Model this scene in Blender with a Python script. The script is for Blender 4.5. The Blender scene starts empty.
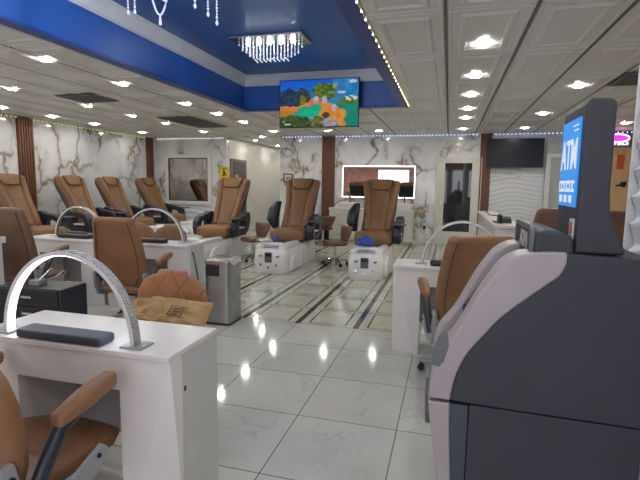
import bpy, bmesh, math, random
from mathutils import Vector, Matrix, noise
random.seed(7)
PI = math.pi
SC = bpy.context.scene
COL = SC.collection

# ------------------------------------------------------------------ camera
f_px, pit, yaw, rol, cam_h = 461.98, -0.1189, 0.2693, 0.0146, 1.4256
cyw, syw = math.cos(yaw), math.sin(yaw)
fw = Vector((-syw*math.cos(pit), cyw*math.cos(pit), math.sin(pit)))
rt = Vector((cyw, syw, 0)); up = rt.cross(fw)
r2 = math.cos(rol)*rt + math.sin(rol)*up
u2 = -math.sin(rol)*rt + math.cos(rol)*up
cd = bpy.data.cameras.new('camera'); cam = bpy.data.objects.new('camera', cd); COL.objects.link(cam)
cd.sensor_width = 36.0; cd.lens = f_px/640*36; cd.clip_start = 0.05
M = Matrix((r2, u2, -fw)).transposed().to_4x4(); M.translation = (0, 0, cam_h); cam.matrix_world = M
SC.camera = cam

# ------------------------------------------------------------------ world, exposure, light levels
SC.view_settings.view_transform = 'Standard'; SC.view_settings.look = 'None'
SC.view_settings.gamma = 1.0; SC.view_settings.exposure = 0.0; SC.view_settings.use_curve_mapping = False
try:
    SC.cycles.use_denoising = True; SC.cycles.max_bounces = 8; SC.cycles.sample_clamp_indirect = 6
except Exception: pass
W = bpy.data.worlds.new('daylight'); SC.world = W; W.use_nodes = True
bg = W.node_tree.nodes['Background']; bg.inputs[0].default_value = (0.93, 0.92, 1.0, 1); bg.inputs[1].default_value = 3.3
E_DOWN, E_CHAND, E_LAMP, E_LED, E_WARM = 205.0, 70.0, 6.0, 4.0, 8.0

# ------------------------------------------------------------------ node helpers
def hexc(r, g, b):
    def l(c):
        c /= 255.0
        return c/12.92 if c <= 0.04045 else ((c+0.055)/1.055)**2.4
    return (l(r), l(g), l(b), 1)
class NT:
    def __init__(s, name):
        s.m = bpy.data.materials.new(name); s.m.use_nodes = True
        s.t = s.m.node_tree; s.b = s.t.nodes['Principled BSDF']
    def n(s, typ, **kw):
        x = s.t.nodes.new(typ)
        for k, v in kw.items(): setattr(x, k, v)
        return x
    def put(s, sock, v):
        if hasattr(v, 'is_output'): s.t.links.new(v, sock)
        else: sock.default_value = v
    def math(s, op, a, b=0.0, c=0.0):
        x = s.n('ShaderNodeMath', operation=op)
        s.put(x.inputs[0], a); s.put(x.inputs[1], b); s.put(x.inputs[2], c)
        return x.outputs[0]
    def mix(s, fac, a, b):
        x = s.n('ShaderNodeMix', data_type='RGBA')
        s.put(x.inputs[0], fac); s.put(x.inputs[6], a); s.put(x.inputs[7], b)
        return x.outputs[2]
    def ramp(s, v, lo, hi, a=0.0, b=1.0):
        x = s.n('ShaderNodeMapRange', interpolation_type='SMOOTHSTEP')
        s.put(x.inputs[0], v)
        for i, q in enumerate((lo, hi, a, b)): x.inputs[i+1].default_value = q
        return x.outputs[0]
    def pos(s): return s.n('ShaderNodeNewGeometry').outputs['Position']
    def obj(s): return s.n('ShaderNodeTexCoord').outputs['Object']
    def sep(s, v):
        x = s.n('ShaderNodeSeparateXYZ'); s.put(x.inputs[0], v); return x.outputs
    def noise(s, v, scale, detail=4, rough=.55, dist=0.0):
        x = s.n('ShaderNodeTexNoise'); s.put(x.inputs['Vector'], v)
        x.inputs['Scale'].default_value = scale; x.inputs['Detail'].default_value = detail
        x.inputs['Roughness'].default_value = rough; x.inputs['Distortion'].default_value = dist
        return x.outputs[0]
    def mapping(s, v, scale=(1,1,1), rot=(0,0,0)):
        x = s.n('ShaderNodeMapping'); s.put(x.inputs[0], v)
        x.inputs['Scale'].default_value = scale; x.inputs['Rotation'].default_value = rot
        return x.outputs[0]
    def bump(s, h, strength=.3, dist=.01):
        x = s.n('ShaderNodeBump'); x.inputs['Strength'].default_value = strength; x.inputs['Distance'].default_value = dist
        s.put(x.inputs['Height'], h); s.t.links.new(x.outputs[0], s.b.inputs['Normal'])
    def base(s, c): s.put(s.b.inputs['Base Color'], c)
    def set(s, rough=.5, metal=0.0, spec=.5, coat=0.0):
        s.b.inputs['Roughness'].default_value = rough; s.b.inputs['Metallic'].default_value = metal
        s.b.inputs['Specular IOR Level'].default_value = spec; s.b.inputs['Coat Weight'].default_value = coat
        return s.m
def plain(name, rgb, rough=.5, metal=0.0, var=.06, scale=6.0, coat=0.0, bump=0.0, spec=.5):
    k = NT(name); c = hexc(*rgb)
    n = k.noise(k.obj(), scale, 3)
    k.base(k.mix(k.ramp(n, .3, .7), tuple(q*(1-var) for q in c[:3])+(1,), tuple(min(1, q*(1+var)) for q in c[:3])+(1,)))
    if bump: k.bump(k.noise(k.obj(), scale*14, 2), bump, .002)
    return k.set(rough, metal, spec, coat)
def emit(name, rgb, strength):
    k = NT(name); k.base((0.03, 0.03, 0.03, 1)); k.b.inputs['Emission Color'].default_value = hexc(*rgb)
    k.b.inputs['Emission Strength'].default_value = strength
    return k.set(.5)

# ------------------------------------------------------------------ materials
MT = {}
def floor_mat():
    k = NT('floor_tiles'); p = k.pos(); x, y, z = k.sep(p)
    def cell(v, o):
        q = k.math('DIVIDE', k.math('SUBTRACT', v, o), .61); fr = k.math('FRACT', q)
        return k.math('MULTIPLY', k.math('MINIMUM', fr, k.math('SUBTRACT', 1.0, fr)), .61), k.math('FLOOR', q)
    dx, ix = cell(x, -.8432); dy, iy = cell(y, 4.4257)
    cv = k.n('ShaderNodeCombineXYZ'); k.put(cv.inputs[0], ix); k.put(cv.inputs[1], iy)
    wn = k.n('ShaderNodeTexWhiteNoise', noise_dimensions='3D'); k.put(wn.inputs[0], cv.outputs[0])
    off = k.n('ShaderNodeVectorMath', operation='MULTIPLY_ADD'); k.put(off.inputs[0], wn.outputs[1])
    off.inputs[1].default_value = (7, 7, 7); k.put(off.inputs[2], p)
    pv = off.outputs[0]
    n1 = k.noise(pv, 1.6, 6, .6, 1.2); n2 = k.noise(pv, 3.0, 4, .6, .6); n3 = k.noise(pv, 1.1, 3)
    v1 = k.ramp(k.math('ABSOLUTE', k.math('SUBTRACT', n1, .5)), .0, .022, 1, 0)
    v1 = k.math('MULTIPLY', v1, k.ramp(n2, .45, .68))
    marble = k.mix(k.ramp(n3, .35, .7), hexc(198, 199, 194), hexc(184, 186, 181))
    marble = k.mix(k.math('MULTIPLY', v1, .4), marble, hexc(138, 142, 140))
    marble = k.mix(k.math('LESS_THAN', k.math('MINIMUM', dx, dy), .0032), marble, hexc(104, 104, 98))
    cream = k.mix(k.ramp(n3, .35, .7), hexc(206, 206, 190), hexc(188, 189, 174))
    cream = k.mix(k.math('MULTIPLY', v1, .35), cream, hexc(150, 150, 140))
    l1 = k.math('MULTIPLY', k.math('LESS_THAN', k.math('ABSOLUTE', k.math('SUBTRACT', dx, .115)), .0085), k.math('GREATER_THAN', dy, .055))
    l2 = k.math('MULTIPLY', k.math('LESS_THAN', k.math('ABSOLUTE', k.math('SUBTRACT', dy, .06)), .0065), k.math('GREATER_THAN', dx, .11))
    l3 = k.math('LESS_THAN', dy, .009)
    cream = k.mix(k.math('MAXIMUM', l3, k.math('MAXIMUM', l1, l2)), cream, hexc(86, 85, 78))
    cream = k.mix(k.math('LESS_THAN', dx, .029), cream, hexc(72, 72, 68))
    c = k.mix(k.math('GREATER_THAN', y, 4.4257), marble, cream)
    k.base(c)
    return k.set(.085, 0, .5)
MT['floor'] = floor_mat()
def wall_marble():
    k = NT('gold_veined_marble'); p = k.pos()
    pm = k.mapping(p, (1, 1, .55), (0, .5, 0))
    wob = k.noise(p, 1.3, 5, .6)
    d = k.n('ShaderNodeVectorMath', operation='ADD'); k.put(d.inputs[0], pm)
    sc = k.n('ShaderNodeVectorMath', operation='SCALE'); nz = k.n('ShaderNodeTexNoise'); k.put(nz.inputs['Vector'], p)
    nz.inputs['Scale'].default_value = 2.2; nz.inputs['Detail'].default_value = 5
    k.put(sc.inputs[0], nz.outputs[1]); sc.inputs['Scale'].default_value = .75; k.put(d.inputs[1], sc.outputs[0])
    vo = k.n('ShaderNodeTexVoronoi', feature='DISTANCE_TO_EDGE'); k.put(vo.inputs['Vector'], d.outputs[0]); vo.inputs['Scale'].default_value = 1.4
    v = k.ramp(vo.outputs[0], .0, .065, 1, 0)
    mask = k.ramp(k.noise(p, .9, 2), .38, .53)
    v = k.math('MULTIPLY', v, mask)
    halo = k.math('MULTIPLY', k.ramp(vo.outputs[0], .0, .22, 1, 0), mask)
    base = k.mix(k.ramp(wob, .35, .7), hexc(230, 230, 233), hexc(212, 213, 219))
    c = k.mix(k.math('MULTIPLY', halo, .35), base, hexc(150, 146, 140))
    vc = k.mix(k.ramp(k.noise(p, 3.0, 2), .35, .65), hexc(98, 90, 78), hexc(160, 128, 88))
    c = k.mix(k.math('MULTIPLY', v, .85), c, vc)
    k.base(c)
    return k.set(.12, 0, .5)
MT['marble'] = wall_marble()
def wood(name, a, b):
    k = NT(name); p = k.pos()
    n = k.noise(k.mapping(p, (14, 14, .9)), 2.0, 4)
    k.base(k.mix(k.ramp(n, .3, .7), hexc(*a), hexc(*b)))
    return k.set(.45)
MT['wood'] = wood('ribbed_walnut', (92, 58, 42), (122, 82, 62))
def leather(name, rgb, quilt=False):
    k = NT(name); c = hexc(*rgb); o = k.obj()
    n = k.noise(o, 4, 4)
    c1 = tuple(q*.86 for q in c[:3])+(1,); c2 = tuple(min(1, q*1.1) for q in c[:3])+(1,)
    col = k.mix(k.ramp(n, .3, .7), c1, c2)
    h = k.math('MULTIPLY', k.noise(o, 160, 2), .12)
    if quilt:
        x, y, z = k.sep(o)
        for s in (1, -1):
            q = k.math('ABSOLUTE', k.math('SINE', k.math('MULTIPLY', k.math('ADD', k.math('MULTIPLY', x, 1.0*s), k.math('MULTIPLY', z, .72)), 20.0)))
            g = k.ramp(q, 0, .22)
            h = k.math('ADD', h, g)
            col = k.mix(k.ramp(q, 0, .10, .35, 0), col, tuple(v*.5 for v in c[:3])+(1,))
        k.base(col); k.bump(h, .6, .012)
    else:
        k.base(col); k.bump(h, .25, .004)
    return k.set(.42, 0, .45)
MT['tan'] = leather('tan_leather', (134, 98, 68))
MT['tan2'] = leather('caramel_leather', (136, 96, 66))
MT['brown'] = leather('brown_leather', (110, 82, 66))
MT['quilt'] = leather('quilted_leather', (168, 114, 78), True)
MT['quilt2'] = leather('quilted_tan_leather', (130, 96, 66), True)
MT['seam'] = plain('dark_seam', (84, 54, 32), .6)
MT['navy'] = plain('navy_plastic', (38, 42, 54), .35)
MT['black'] = plain('black_plastic', (24, 25, 29), .4)
MT['charcoal'] = plain('charcoal_vinyl', (58, 62, 74), .5, bump=.2)
MT['white'] = plain('white_lacquer', (226, 222, 222), .25, var=.02)
MT['whitep'] = plain('white_plastic', (214, 212, 214), .3, var=.04)
MT['acrylic'] = plain('marbled_acrylic', (232, 230, 232), .18, var=.10, scale=3)
MT['grayp'] = plain('grey_lacquer', (176, 177, 178), .3, var=.02)
MT['gray_end_shade'] = plain('pale_grey_end_shade', (196, 197, 196), .3, var=.02)  # grey partly stands for the shade on the table ends
MT['ceil'] = plain('white_ceiling_panel', (216, 215, 213), .32, var=.02)
MT['seamgrey'] = plain('grey_channel', (96, 97, 96), .5)
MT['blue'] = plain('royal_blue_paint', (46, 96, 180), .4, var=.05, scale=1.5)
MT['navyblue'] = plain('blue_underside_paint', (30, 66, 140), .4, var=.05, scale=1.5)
def glitter_blue():
    k = NT('glossy_blue_ceiling'); n = k.noise(k.pos(), 60, 2)
    k.base(k.mix(k.ramp(n, .35, .7), hexc(48, 92, 168), hexc(64, 112, 190)))
    return k.set(.34, 0, .4)
MT['bluetop'] = glitter_blue()
MT['crown'] = plain('grey_white_moulding', (218, 220, 224), .5, var=.03)
MT['chrome'] = plain('chrome', (205, 206, 210), .16, 1.0)
MT['silver'] = plain('silver_grey_plastic', (158, 160, 164), .35, .3)
MT['steel'] = plain('brushed_steel', (168, 170, 172), .22, 1.0, var=.1, scale=2)
MT['atmdark'] = plain('dark_slate_powder_coat', (50, 52, 62), .55, bump=.15)
MT['atmlow'] = plain('slate_blue_strip', (60, 67, 82), .5)
MT['atmsilver'] = plain('pearl_silver_plastic', (162, 154, 160), .42, .1, var=.03)
MT['atmrec'] = plain('grey_recess_plastic', (96, 100, 106), .45)
MT['mirror'] = plain('mirror_glass', (214, 218, 214), .02, 1.0, var=.0)
MT['mirror2'] = plain('tinted_mirror_glass', (170, 166, 158), .03, 1.0, var=.0)
def dark_glass():
    k = NT('dark_door_glass'); k.base(hexc(30, 34, 42)); return k.set(.04, 0, .9)
MT['dglass'] = dark_glass()
MT['tvoff'] = plain('dark_screen', (26, 30, 40), .25, spec=.3)
def clear_glass():
    k = NT('window_glass'); k.t.nodes.remove(k.b)
    tr = k.n('ShaderNodeBsdfTransparent'); gl = k.n('ShaderNodeBsdfGlossy'); gl.inputs['Roughness'].default_value = .02
    mx = k.n('ShaderNodeMixShader'); mx.inputs[0].default_value = .07
    k.t.links.new(tr.outputs[0], mx.inputs[1]); k.t.links.new(gl.outputs[0], mx.inputs[2])
    k.t.links.new(mx.outputs[0], k.t.nodes['Material Output'].inputs[0])
    return k.m
MT['glass'] = clear_glass()
def crystal_mat():
    k = NT('cut_crystal_faint_glow'); k.base((.9, .93, 1, 1)); k.b.inputs['Emission Color'].default_value = (.85, .92, 1, 1)
    k.b.inputs['Emission Strength'].default_value = .12; return k.set(.08, .2, .9)  # slight self-glow added in place of glints on the crystal
MT['crystal'] = crystal_mat()
MT['crystal_glow'] = emit('crystal_added_glow', (228, 238, 255), .9)  # brighter crystal copy; glow put in for light caught from the bulbs
MT['bulb'] = emit('chandelier_bulb', (240, 246, 255), E_CHAND)
MT['bulb_bright'] = emit('front_chandelier_bulb', (240, 246, 255), 520.0)
MT['down'] = emit('downlight_lens', (255, 251, 240), E_DOWN)
MT['lampled'] = emit('lamp_led', (238, 242, 255), E_LAMP)
MT['lampdim'] = emit('lamp_diffuser_off', (200, 205, 220), .05)
MT['ledblue'] = emit('cool_led', (190, 205, 255), E_LED)
MT['ledgreen'] = emit('greenish_led', (226, 240, 150), E_LED*.5)
MT['ledwarm'] = emit('warm_led', (255, 226, 170), E_WARM)
MT['ledwhite'] = emit('white_led', (240, 240, 235), E_LED*.8)
MT['mirrorled'] = emit('mirror_led_band', (255, 252, 246), 2.4)
MT['neonpink'] = emit('pink_neon', (255, 40, 200), 2.2)
MT['neonwhite'] = emit('white_neon', (255, 225, 250), 2.0)
MT['scrblue'] = emit('screen_blue', (20, 150, 245), .85)
MT['scrwhite'] = emit('screen_white', (225, 232, 250), .85)
MT['kraft'] = plain('kraft_paper', (182, 148, 104), .8, var=.1, scale=9)
MT['ink'] = plain('printing_ink', (104, 80, 54), .8)
MT['yellow'] = plain('yellow_sign', (226, 190, 20), .5)
MT['bluebag'] = plain('blue_liner', (34, 70, 170), .35, var=.2, scale=20)
MT['purple'] = plain('dark_plum_vinyl', (62, 46, 58), .5)
MT['tanwall'] = plain('tan_paint', (206, 170, 122), .6)
MT['greyhead'] = plain('dark_grey_paint', (112, 108, 112), .6)
MT['pinkwall'] = plain('salmon_brick_paint', (206, 150, 138), .7, var=.2, scale=5)
MT['corridor'] = plain('white_wall_paint', (206, 204, 200), .35, var=.03)
MT['plaster'] = plain('pale_wall_paint', (196, 196, 198), .5, var=.02)
MT['taupe'] = plain('taupe_door_paint', (112, 102, 104), .5)
MT['taupedark'] = plain('dark_taupe_panel', (84, 76, 80), .5)
MT['gold'] = plain('gold_lettering', (190, 172, 130), .4, .4)
MT['vent'] = plain('grey_vent_metal', (84, 86, 88), .5)
MT['ventdark'] = plain('dark_vent_slot', (52, 54, 57), .6)
MT['wave'] = plain('white_wave_panel', (214, 216, 224), .35, var=.01)
MT['red'] = plain('red_print', (200, 80, 60), .6)
MT['doorwhite'] = plain('white_door_paint', (212, 210, 204), .4, var=.02)
MT['glitter'] = (lambda k: (k.base(k.mix(k.ramp(k.noise(k.obj(), 260, 2), .4, .62), hexc(120, 120, 124), hexc(225, 225, 228))), k.bump(k.noise(k.obj(), 260, 2), .8, .004), k.set(.25, .5))[-1])(NT('rhinestone_glitter'))

# ------------------------------------------------------------------ mesh helpers
def NB(): return bmesh.new()
def box(bm, x0, x1, y0, y1, z0, z1, mat=None):
    vs = [bm.verts.new((x, y, z)) for z in (z0, z1) for y in (y0, y1) for x in (x0, x1)]
    if mat is not None:
        for v in vs: v.co = mat @ v.co
    for q in ((0,2,3,1), (4,5,7,6), (0,1,5,4), (2,6,7,3), (0,4,6,2), (1,3,7,5)):
        bm.faces.new([vs[i] for i in q])
    return vs
def loft(bm, rings, caps=True, closed=True):
    vr = [[bm.verts.new(p) for p in r] for r in rings]
    n = len(rings[0])
    for a, b in zip(vr, vr[1:]):
        for i in range(n if closed else n-1):
            bm.faces.new((a[i], a[(i+1) % n], b[(i+1) % n], b[i]))
    if caps and closed:
        bm.faces.new(vr[0][::-1]); bm.faces.new(vr[-1])
    return vr
def ring(c, u, v, a, b, e=2.0, n=20):
    c, u, v = Vector(c), Vector(u), Vector(v); out = []
    for i in range(n):
        t = 2*PI*i/n; ct, st = math.cos(t), math.sin(t)
        out.append(c + u*(a*math.copysign(abs(ct)**(2/e), ct)) + v*(b*math.copysign(abs(st)**(2/e), st)))
    return out
def pad(bm, st, r=.03, e=4.0, n=24):
    """rounded cushion through stations (centre, u, v, a, b)"""
    st = [(Vector(c), Vector(u).normalized(), Vector(v).normalized(), a, b) for c, u, v, a, b in st]
    d0 = (st[0][0]-st[1][0]).normalized(); d1 = (st[-1][0]-st[-2][0]).normalized()
    rings = []
    for k in (80, 55, 30):
        t = math.radians(k); c, u, v, a, b = st[0]; s = r*(1-math.cos(t))
        rings.append(ring(c + d0*r*(math.sin(t)), u, v, max(a-s, .002), max(b-s, .002), e, n))
    for c, u, v, a, b in st: rings.append(ring(c, u, v, a, b, e, n))
    for k in (30, 55, 80):
        t = math.radians(k); c, u, v, a, b = st[-1]; s = r*(1-math.cos(t))
        rings.append(ring(c + d1*r*(math.sin(t)), u, v, max(a-s, .002), max(b-s, .002), e, n))
    loft(bm, rings)
def tube(bm, pts, r, n=10, caps=True):
    pts = [Vector(p) for p in pts]; rings = []
    up0 = Vector((0, 0, 1))
    for i, p in enumerate(pts):
        d = (pts[min(i+1, len(pts)-1)] - pts[max(i-1, 0)]).normalized()
        ref = up0 if abs(d.dot(up0)) < .95 else Vector((1, 0, 0))
        u = d.cross(ref).normalized(); v = u.cross(d)
        rr = r[i] if isinstance(r, (list, tuple)) else r
        rings.append(ring(p, u, v, rr, rr, 2, n))
    loft(bm, rings, caps)
def cyl(bm, c, axis, r, h, n=20, r2=None):
    c = Vector(c); a = Vector(axis).normalized()
    ref = Vector((0, 0, 1)) if abs(a.z) < .9 else Vector((1, 0, 0))
    u = a.cross(ref).normalized(); v = a.cross(u)
    loft(bm, [ring(c, u, v, r, r, 2, n), ring(c + a*h, u, v, r2 or r, r2 or r, 2, n)])
def prism(bm, pts, axis, t0, t1):
    """polygon of 2-D points extruded; axis 'x': pts=(y,z), 'y': pts=(x,z), 'z': pts=(x,y)"""
    def P(p, t): return {'x': (t, p[0], p[1]), 'y': (p[0], t, p[1]), 'z': (p[0], p[1], t)}[axis]
    a = [bm.verts.new(P(p, t0)) for p in pts]; b = [bm.verts.new(P(p, t1)) for p in pts]
    n = len(pts)
    bm.faces.new(a); bm.faces.new(b[::-1])
    for i in range(n): bm.faces.new((a[i], b[i], b[(i+1) % n], a[(i+1) % n]))
def ringprism(bm, outer, inner, axis, t0, t1):
    def P(p, t): return {'x': (t, p[0], p[1]), 'y': (p[0], t, p[1]), 'z': (p[0], p[1], t)}[axis]
    L = [[bm.verts.new(P(p, t)) for p in lp] for t in (t0, t1) for lp in (outer, inner)]
    n = len(outer)
    for i in range(n):
        j = (i+1) % n
        bm.faces.new((L[0][i], L[0][j], L[1][j], L[1][i])); bm.faces.new((L[2][i], L[3][i], L[3][j], L[2][j]))
        bm.faces.new((L[0][i], L[2][i], L[2][j], L[0][j])); bm.faces.new((L[1][i], L[1][j], L[3][j], L[3][i]))
def rrect(w, h, r, n=5, cx=0, cy=0):
    out = []
    for sx, sy, a0 in ((1, 1, 0), (-1, 1, 90), (-1, -1, 180), (1, -1, 270)):
        for i in range(n+1):
            a = math.radians(a0 + 90*i/n)
            out.append((cx + sx*(w-r) + r*math.cos(a), cy + sy*(h-r) + r*math.sin(a)))
    return out
def obj(name, bm, m, parent=None, smooth=False, bevel=0.0, seg=2, kind=None, label=None, loc=None, subsurf=0):
    bmesh.ops.recalc_face_normals(bm, faces=bm.faces[:])
    me = bpy.data.meshes.new(name); bm.to_mesh(me); bm.free()
    me.materials.append(MT[m] if isinstance(m, str) else m)
    if smooth:
        for p in me.polygons: p.use_smooth = True
        try: me.set_sharp_from_angle(angle=math.radians(50))
        except Exception: pass
    o = bpy.data.objects.new(name, me); COL.objects.link(o)
    if bevel:
        b = o.modifiers.new('bevel', 'BEVEL'); b.width = bevel; b.segments = seg; b.limit_method = 'ANGLE'; b.angle_limit = math.radians(40)
        b.harden_normals = False
    if subsurf:
        s = o.modifiers.new('sub', 'SUBSURF'); s.levels = subsurf; s.render_levels = subsurf
    if parent: o.parent = parent
    if loc: o.location = loc
    if kind: o['kind'] = kind
    if label: o['label'] = label
    return o
def tag(o, label, cat, group=None):
    o['label'] = label; o['category'] = cat
    if group: o['group'] = group
    return o
def thing(name, label, cat, loc=(0, 0, 0), rz=0.0, group=None):
    o = bpy.data.objects.new(name, None); COL.objects.link(o); o.empty_display_size = .1
    o.location = loc; o.rotation_euler = (0, 0, rz)
    return tag(o, label, cat, group)
def dup(root, loc, rz, label):
    def cp(o, par):
        c = o.copy(); COL.objects.link(c)
        if par: c.parent = par
        for ch in kids[o.name]: cp(ch, c)
        return c
    kids = {}
    def scan(o):
        kids[o.name] = list(o.children)
        for ch in o.children: scan(ch)
    scan(root)
    c = cp(root, None); c.location = loc; c.rotation_euler = (0, 0, rz); c['label'] = label
    return c
def struct(name, bm, m, **kw): return obj(name, bm, m, kind='structure', **kw)
def text_bm(s, size, m4, depth=.004, align='CENTER', bold=0.0):
    cu = bpy.data.curves.new('txt', 'FONT'); cu.body = s; cu.size = size; cu.extrude = depth; cu.align_x = align; cu.offset = bold
    cu.align_y = 'CENTER'
    o = bpy.data.objects.new('txt', cu); COL.objects.link(o)
    dg = bpy.context.evaluated_depsgraph_get(); me = bpy.data.meshes.new_from_object(o.evaluated_get(dg))
    bm = NB(); bm.from_mesh(me); bmesh.ops.transform(bm, matrix=m4, verts=bm.verts[:])
    bpy.data.objects.remove(o); bpy.data.curves.remove(cu); bpy.data.meshes.remove(me)
    return bm
def flat(bm, pts): bm.faces.new([bm.verts.new(p) for p in pts])

# ================================================================== SETTING
XL, XR, YB, YF, H = -8.25, 4.5, 11.7, -2.6, 2.70
TX0, TX1, TY0, TY1, TZ = -3.49, -.71, .5, 7.6, 3.27
CX0, CX1, CY1 = -5.93, -4.36, 17.0
b = NB(); box(b, XL-.2, XR+.2, YF-.2, YB+.2, -.1, 0); box(b, CX0-.1, CX1+.1, YB+.2, CY1+.1, -.1, 0); struct('floor', b, 'floor')

def wall_y(name, x0, x1, y, z0, z1, m, t=.15, sgn=1):
    b = NB(); box(b, x0, x1, min(y, y+t*sgn), max(y, y+t*sgn), z0, z1); return struct(name, b, m)
wall_y('wall_back', XL-.15, CX0, YB, 0, H, 'marble')
wall_y('wall_back_centre', CX1, .68, YB, 0, H, 'marble')
wall_y('wall_back_right', .68, XR+.15, YB, 0, H, 'plaster')
b = NB(); box(b, XL-.15, XL, YF-.15, YB, 0, H); struct('wall_left', b, 'marble')
b = NB(); box(b, XR, XR+.15, YF-.15, YB, 0, H); struct('wall_right', b, 'plaster')
b = NB(); box(b, CX0-.12, CX0, YB+.15, CY1, 0, H); struct('wall_corridor_left', b, 'corridor')
b = NB(); box(b, CX1, CX1+.12, YB+.15, CY1, 0, H); struct('wall_corridor_right', b, 'corridor')
b = NB(); box(b, CX0-.12, CX1+.12, CY1, CY1+.12, 0, H); struct('wall_corridor_end', b, 'corridor')
# front wall (behind the camera) with storefront windows
WINS = [(-3.9, -2.1), (-1.9, -.1), (.1, 1.9), (2.2, 4.0)]
b = NB(); xs = [XL-.15] + [q for w_ in WINS for q in w_] + [XR+.15]
for i in range(0, len(xs), 2): box(b, xs[i], xs[i+1], YF-.15, YF, 0, H)
for x0, x1 in WINS: box(b, x0, x1, YF-.15, YF, 0, .35); box(b, x0, x1, YF-.15, YF, 2.35, H)
struct('wall_front', b, 'pinkwall')
for i, (x0, x1) in enumerate(WINS):
    b = NB()
    ringprism(b, [(x0, .35), (x1, .35), (x1, 2.35), (x0, 2.35)], [(x0+.05, .4), (x1-.05, .4), (x1-.05, 2.3), (x0+.05, 2.3)], 'y', YF-.12, YF-.02)
    fr = struct('window_%d' % (i+1), b, 'vent')
    b = NB(); box(b, x0+.05, x1-.05, YF-.075, YF-.07, .4, 2.3); obj('window_pane', b, 'glass', fr)

# wavy 3-D wall panels
def wave_h(s, z, amp, per, ph):
    w_ = z/per + .55*math.sin(s*2.1+ph) + .3*math.sin(s*5.3+1.7*z+ph) + .25*noise.noise((s*1.6, z*1.5, ph))
    q = w_ - math.floor(w_)
    return amp*(q**1.5 if q < .82 else (1-q)/.18*.742)
def wave_wall(name, axis, fixed, sgn, s0, s1, z0, z1, amp, per, ph, ns, nz):
    b = NB(); rows = []
    for j in range(nz+1):
        z = z0+(z1-z0)*j/nz; rw = []
        for i in range(ns+1):
            s = s0+(s1-s0)*i/ns; d = fixed + sgn*wave_h(s, z, amp, per, ph)
            rw.append(b.verts.new((d, s, z) if axis == 'x' else (s, d, z)))
        rows.append(rw)
    for j in range(nz):
        for i in range(ns): b.faces.new((rows[j][i], rows[j][i+1], rows[j+1][i+1], rows[j+1][i]))
    return struct(name, b, 'wave', smooth=True)
b = NB(); box(b, .668, .81, YF, 1.945, 0, H); struct('wall_partition', b, 'plaster')
wave_wall('wall_partition_wave', 'x', .665, -1, -1.0, 1.935, 0, H, .032, .105, .4, 160, 220)
b = NB(); box(b, .634, .82, 1.947, 1.955, 0, H); struct('trim_partition_edge', b, 'crown', bevel=.004)
wave_wall('wall_back_wave', 'y', YB-.005, -1, .92, 2.08, 0, H-.02, .013, .10, 1.3, 60, 160)
wave_wall('wall_back_wave_left', 'y', YB-.005, -1, -8.1, CX0-.02, 0, .82, .03, .13, 2.3, 90, 50)
# marble panel seams (upright joint strips)
def seam(name, x0, x1, y0, y1):
    b = NB(); box(b, x0, x1, y0, y1, 0, H-.06); struct(name, b, 'crown')
n_ = 1
for x in (-7.55, -6.95, -6.35, -3.75, -2.3, -1.7, -1.1, -.5):
    seam('trim_panel_joint_%d' % n_, x-.006, x+.006, YB-.004, YB+.002); n_ += 1
for y in (5.2, 6.1, 8.5, 9.4, 10.3): seam('trim_panel_joint_%d' % n_, XL-.002, XL+.004, y-.006, y+.006); n_ += 1
# ribbed wood pilasters
def ribbed(name, axis, fixed, sgn, a0, a1, z1=H-.03):
    b = NB()
    n = max(3, int((a1-a0)/.05)); w_ = (a1-a0)/n
    def bx(p, q, d):
        lo, hi = sorted((fixed, fixed+sgn*d))
        if axis == 'y': box(b, p, q, lo, hi, 0, z1)
        else: box(b, lo, hi, p, q, 0, z1)
    bx(a0, a1, .03)
    for i in range(n): bx(a0+i*w_+w_*.16, a0+(i+1)*w_-w_*.16, .055)
    return struct(name, b, 'wood')
ribbed('trim_1', 'y', YB, -1, -3.2, -2.86)
ribbed('trim_2', 'y', YB, -1, .67, .92)
ribbed('trim_3', 'x', XL, 1, 7.33, 7.68)
ribbed('trim_4', 'x', XL, 1, 11.38, 11.65)
ribbed('trim_5', 'x', XL, 1, 3.6, 3.95)
# dark header, tan end wall at back right
b = NB(); box(b, 2.75, XR, YB-.06, YB, 2.34, H-.02); struct('trim_header', b, 'greyhead')
b = NB(); box(b, 2.75, XR, YB-.03, YB, 0, 2.34); struct('wall_back_tan', b, 'tanwall')
# baseboards
b = NB(); box(b, CX1, .67, YB-.014, YB, 0, .09); struct('baseboard_back', b, 'whitep')
b = NB(); box(b, CX0, CX0+.012, YB+.16, CY1, 0, .1); struct('baseboard_corridor', b, 'whitep')

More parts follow.
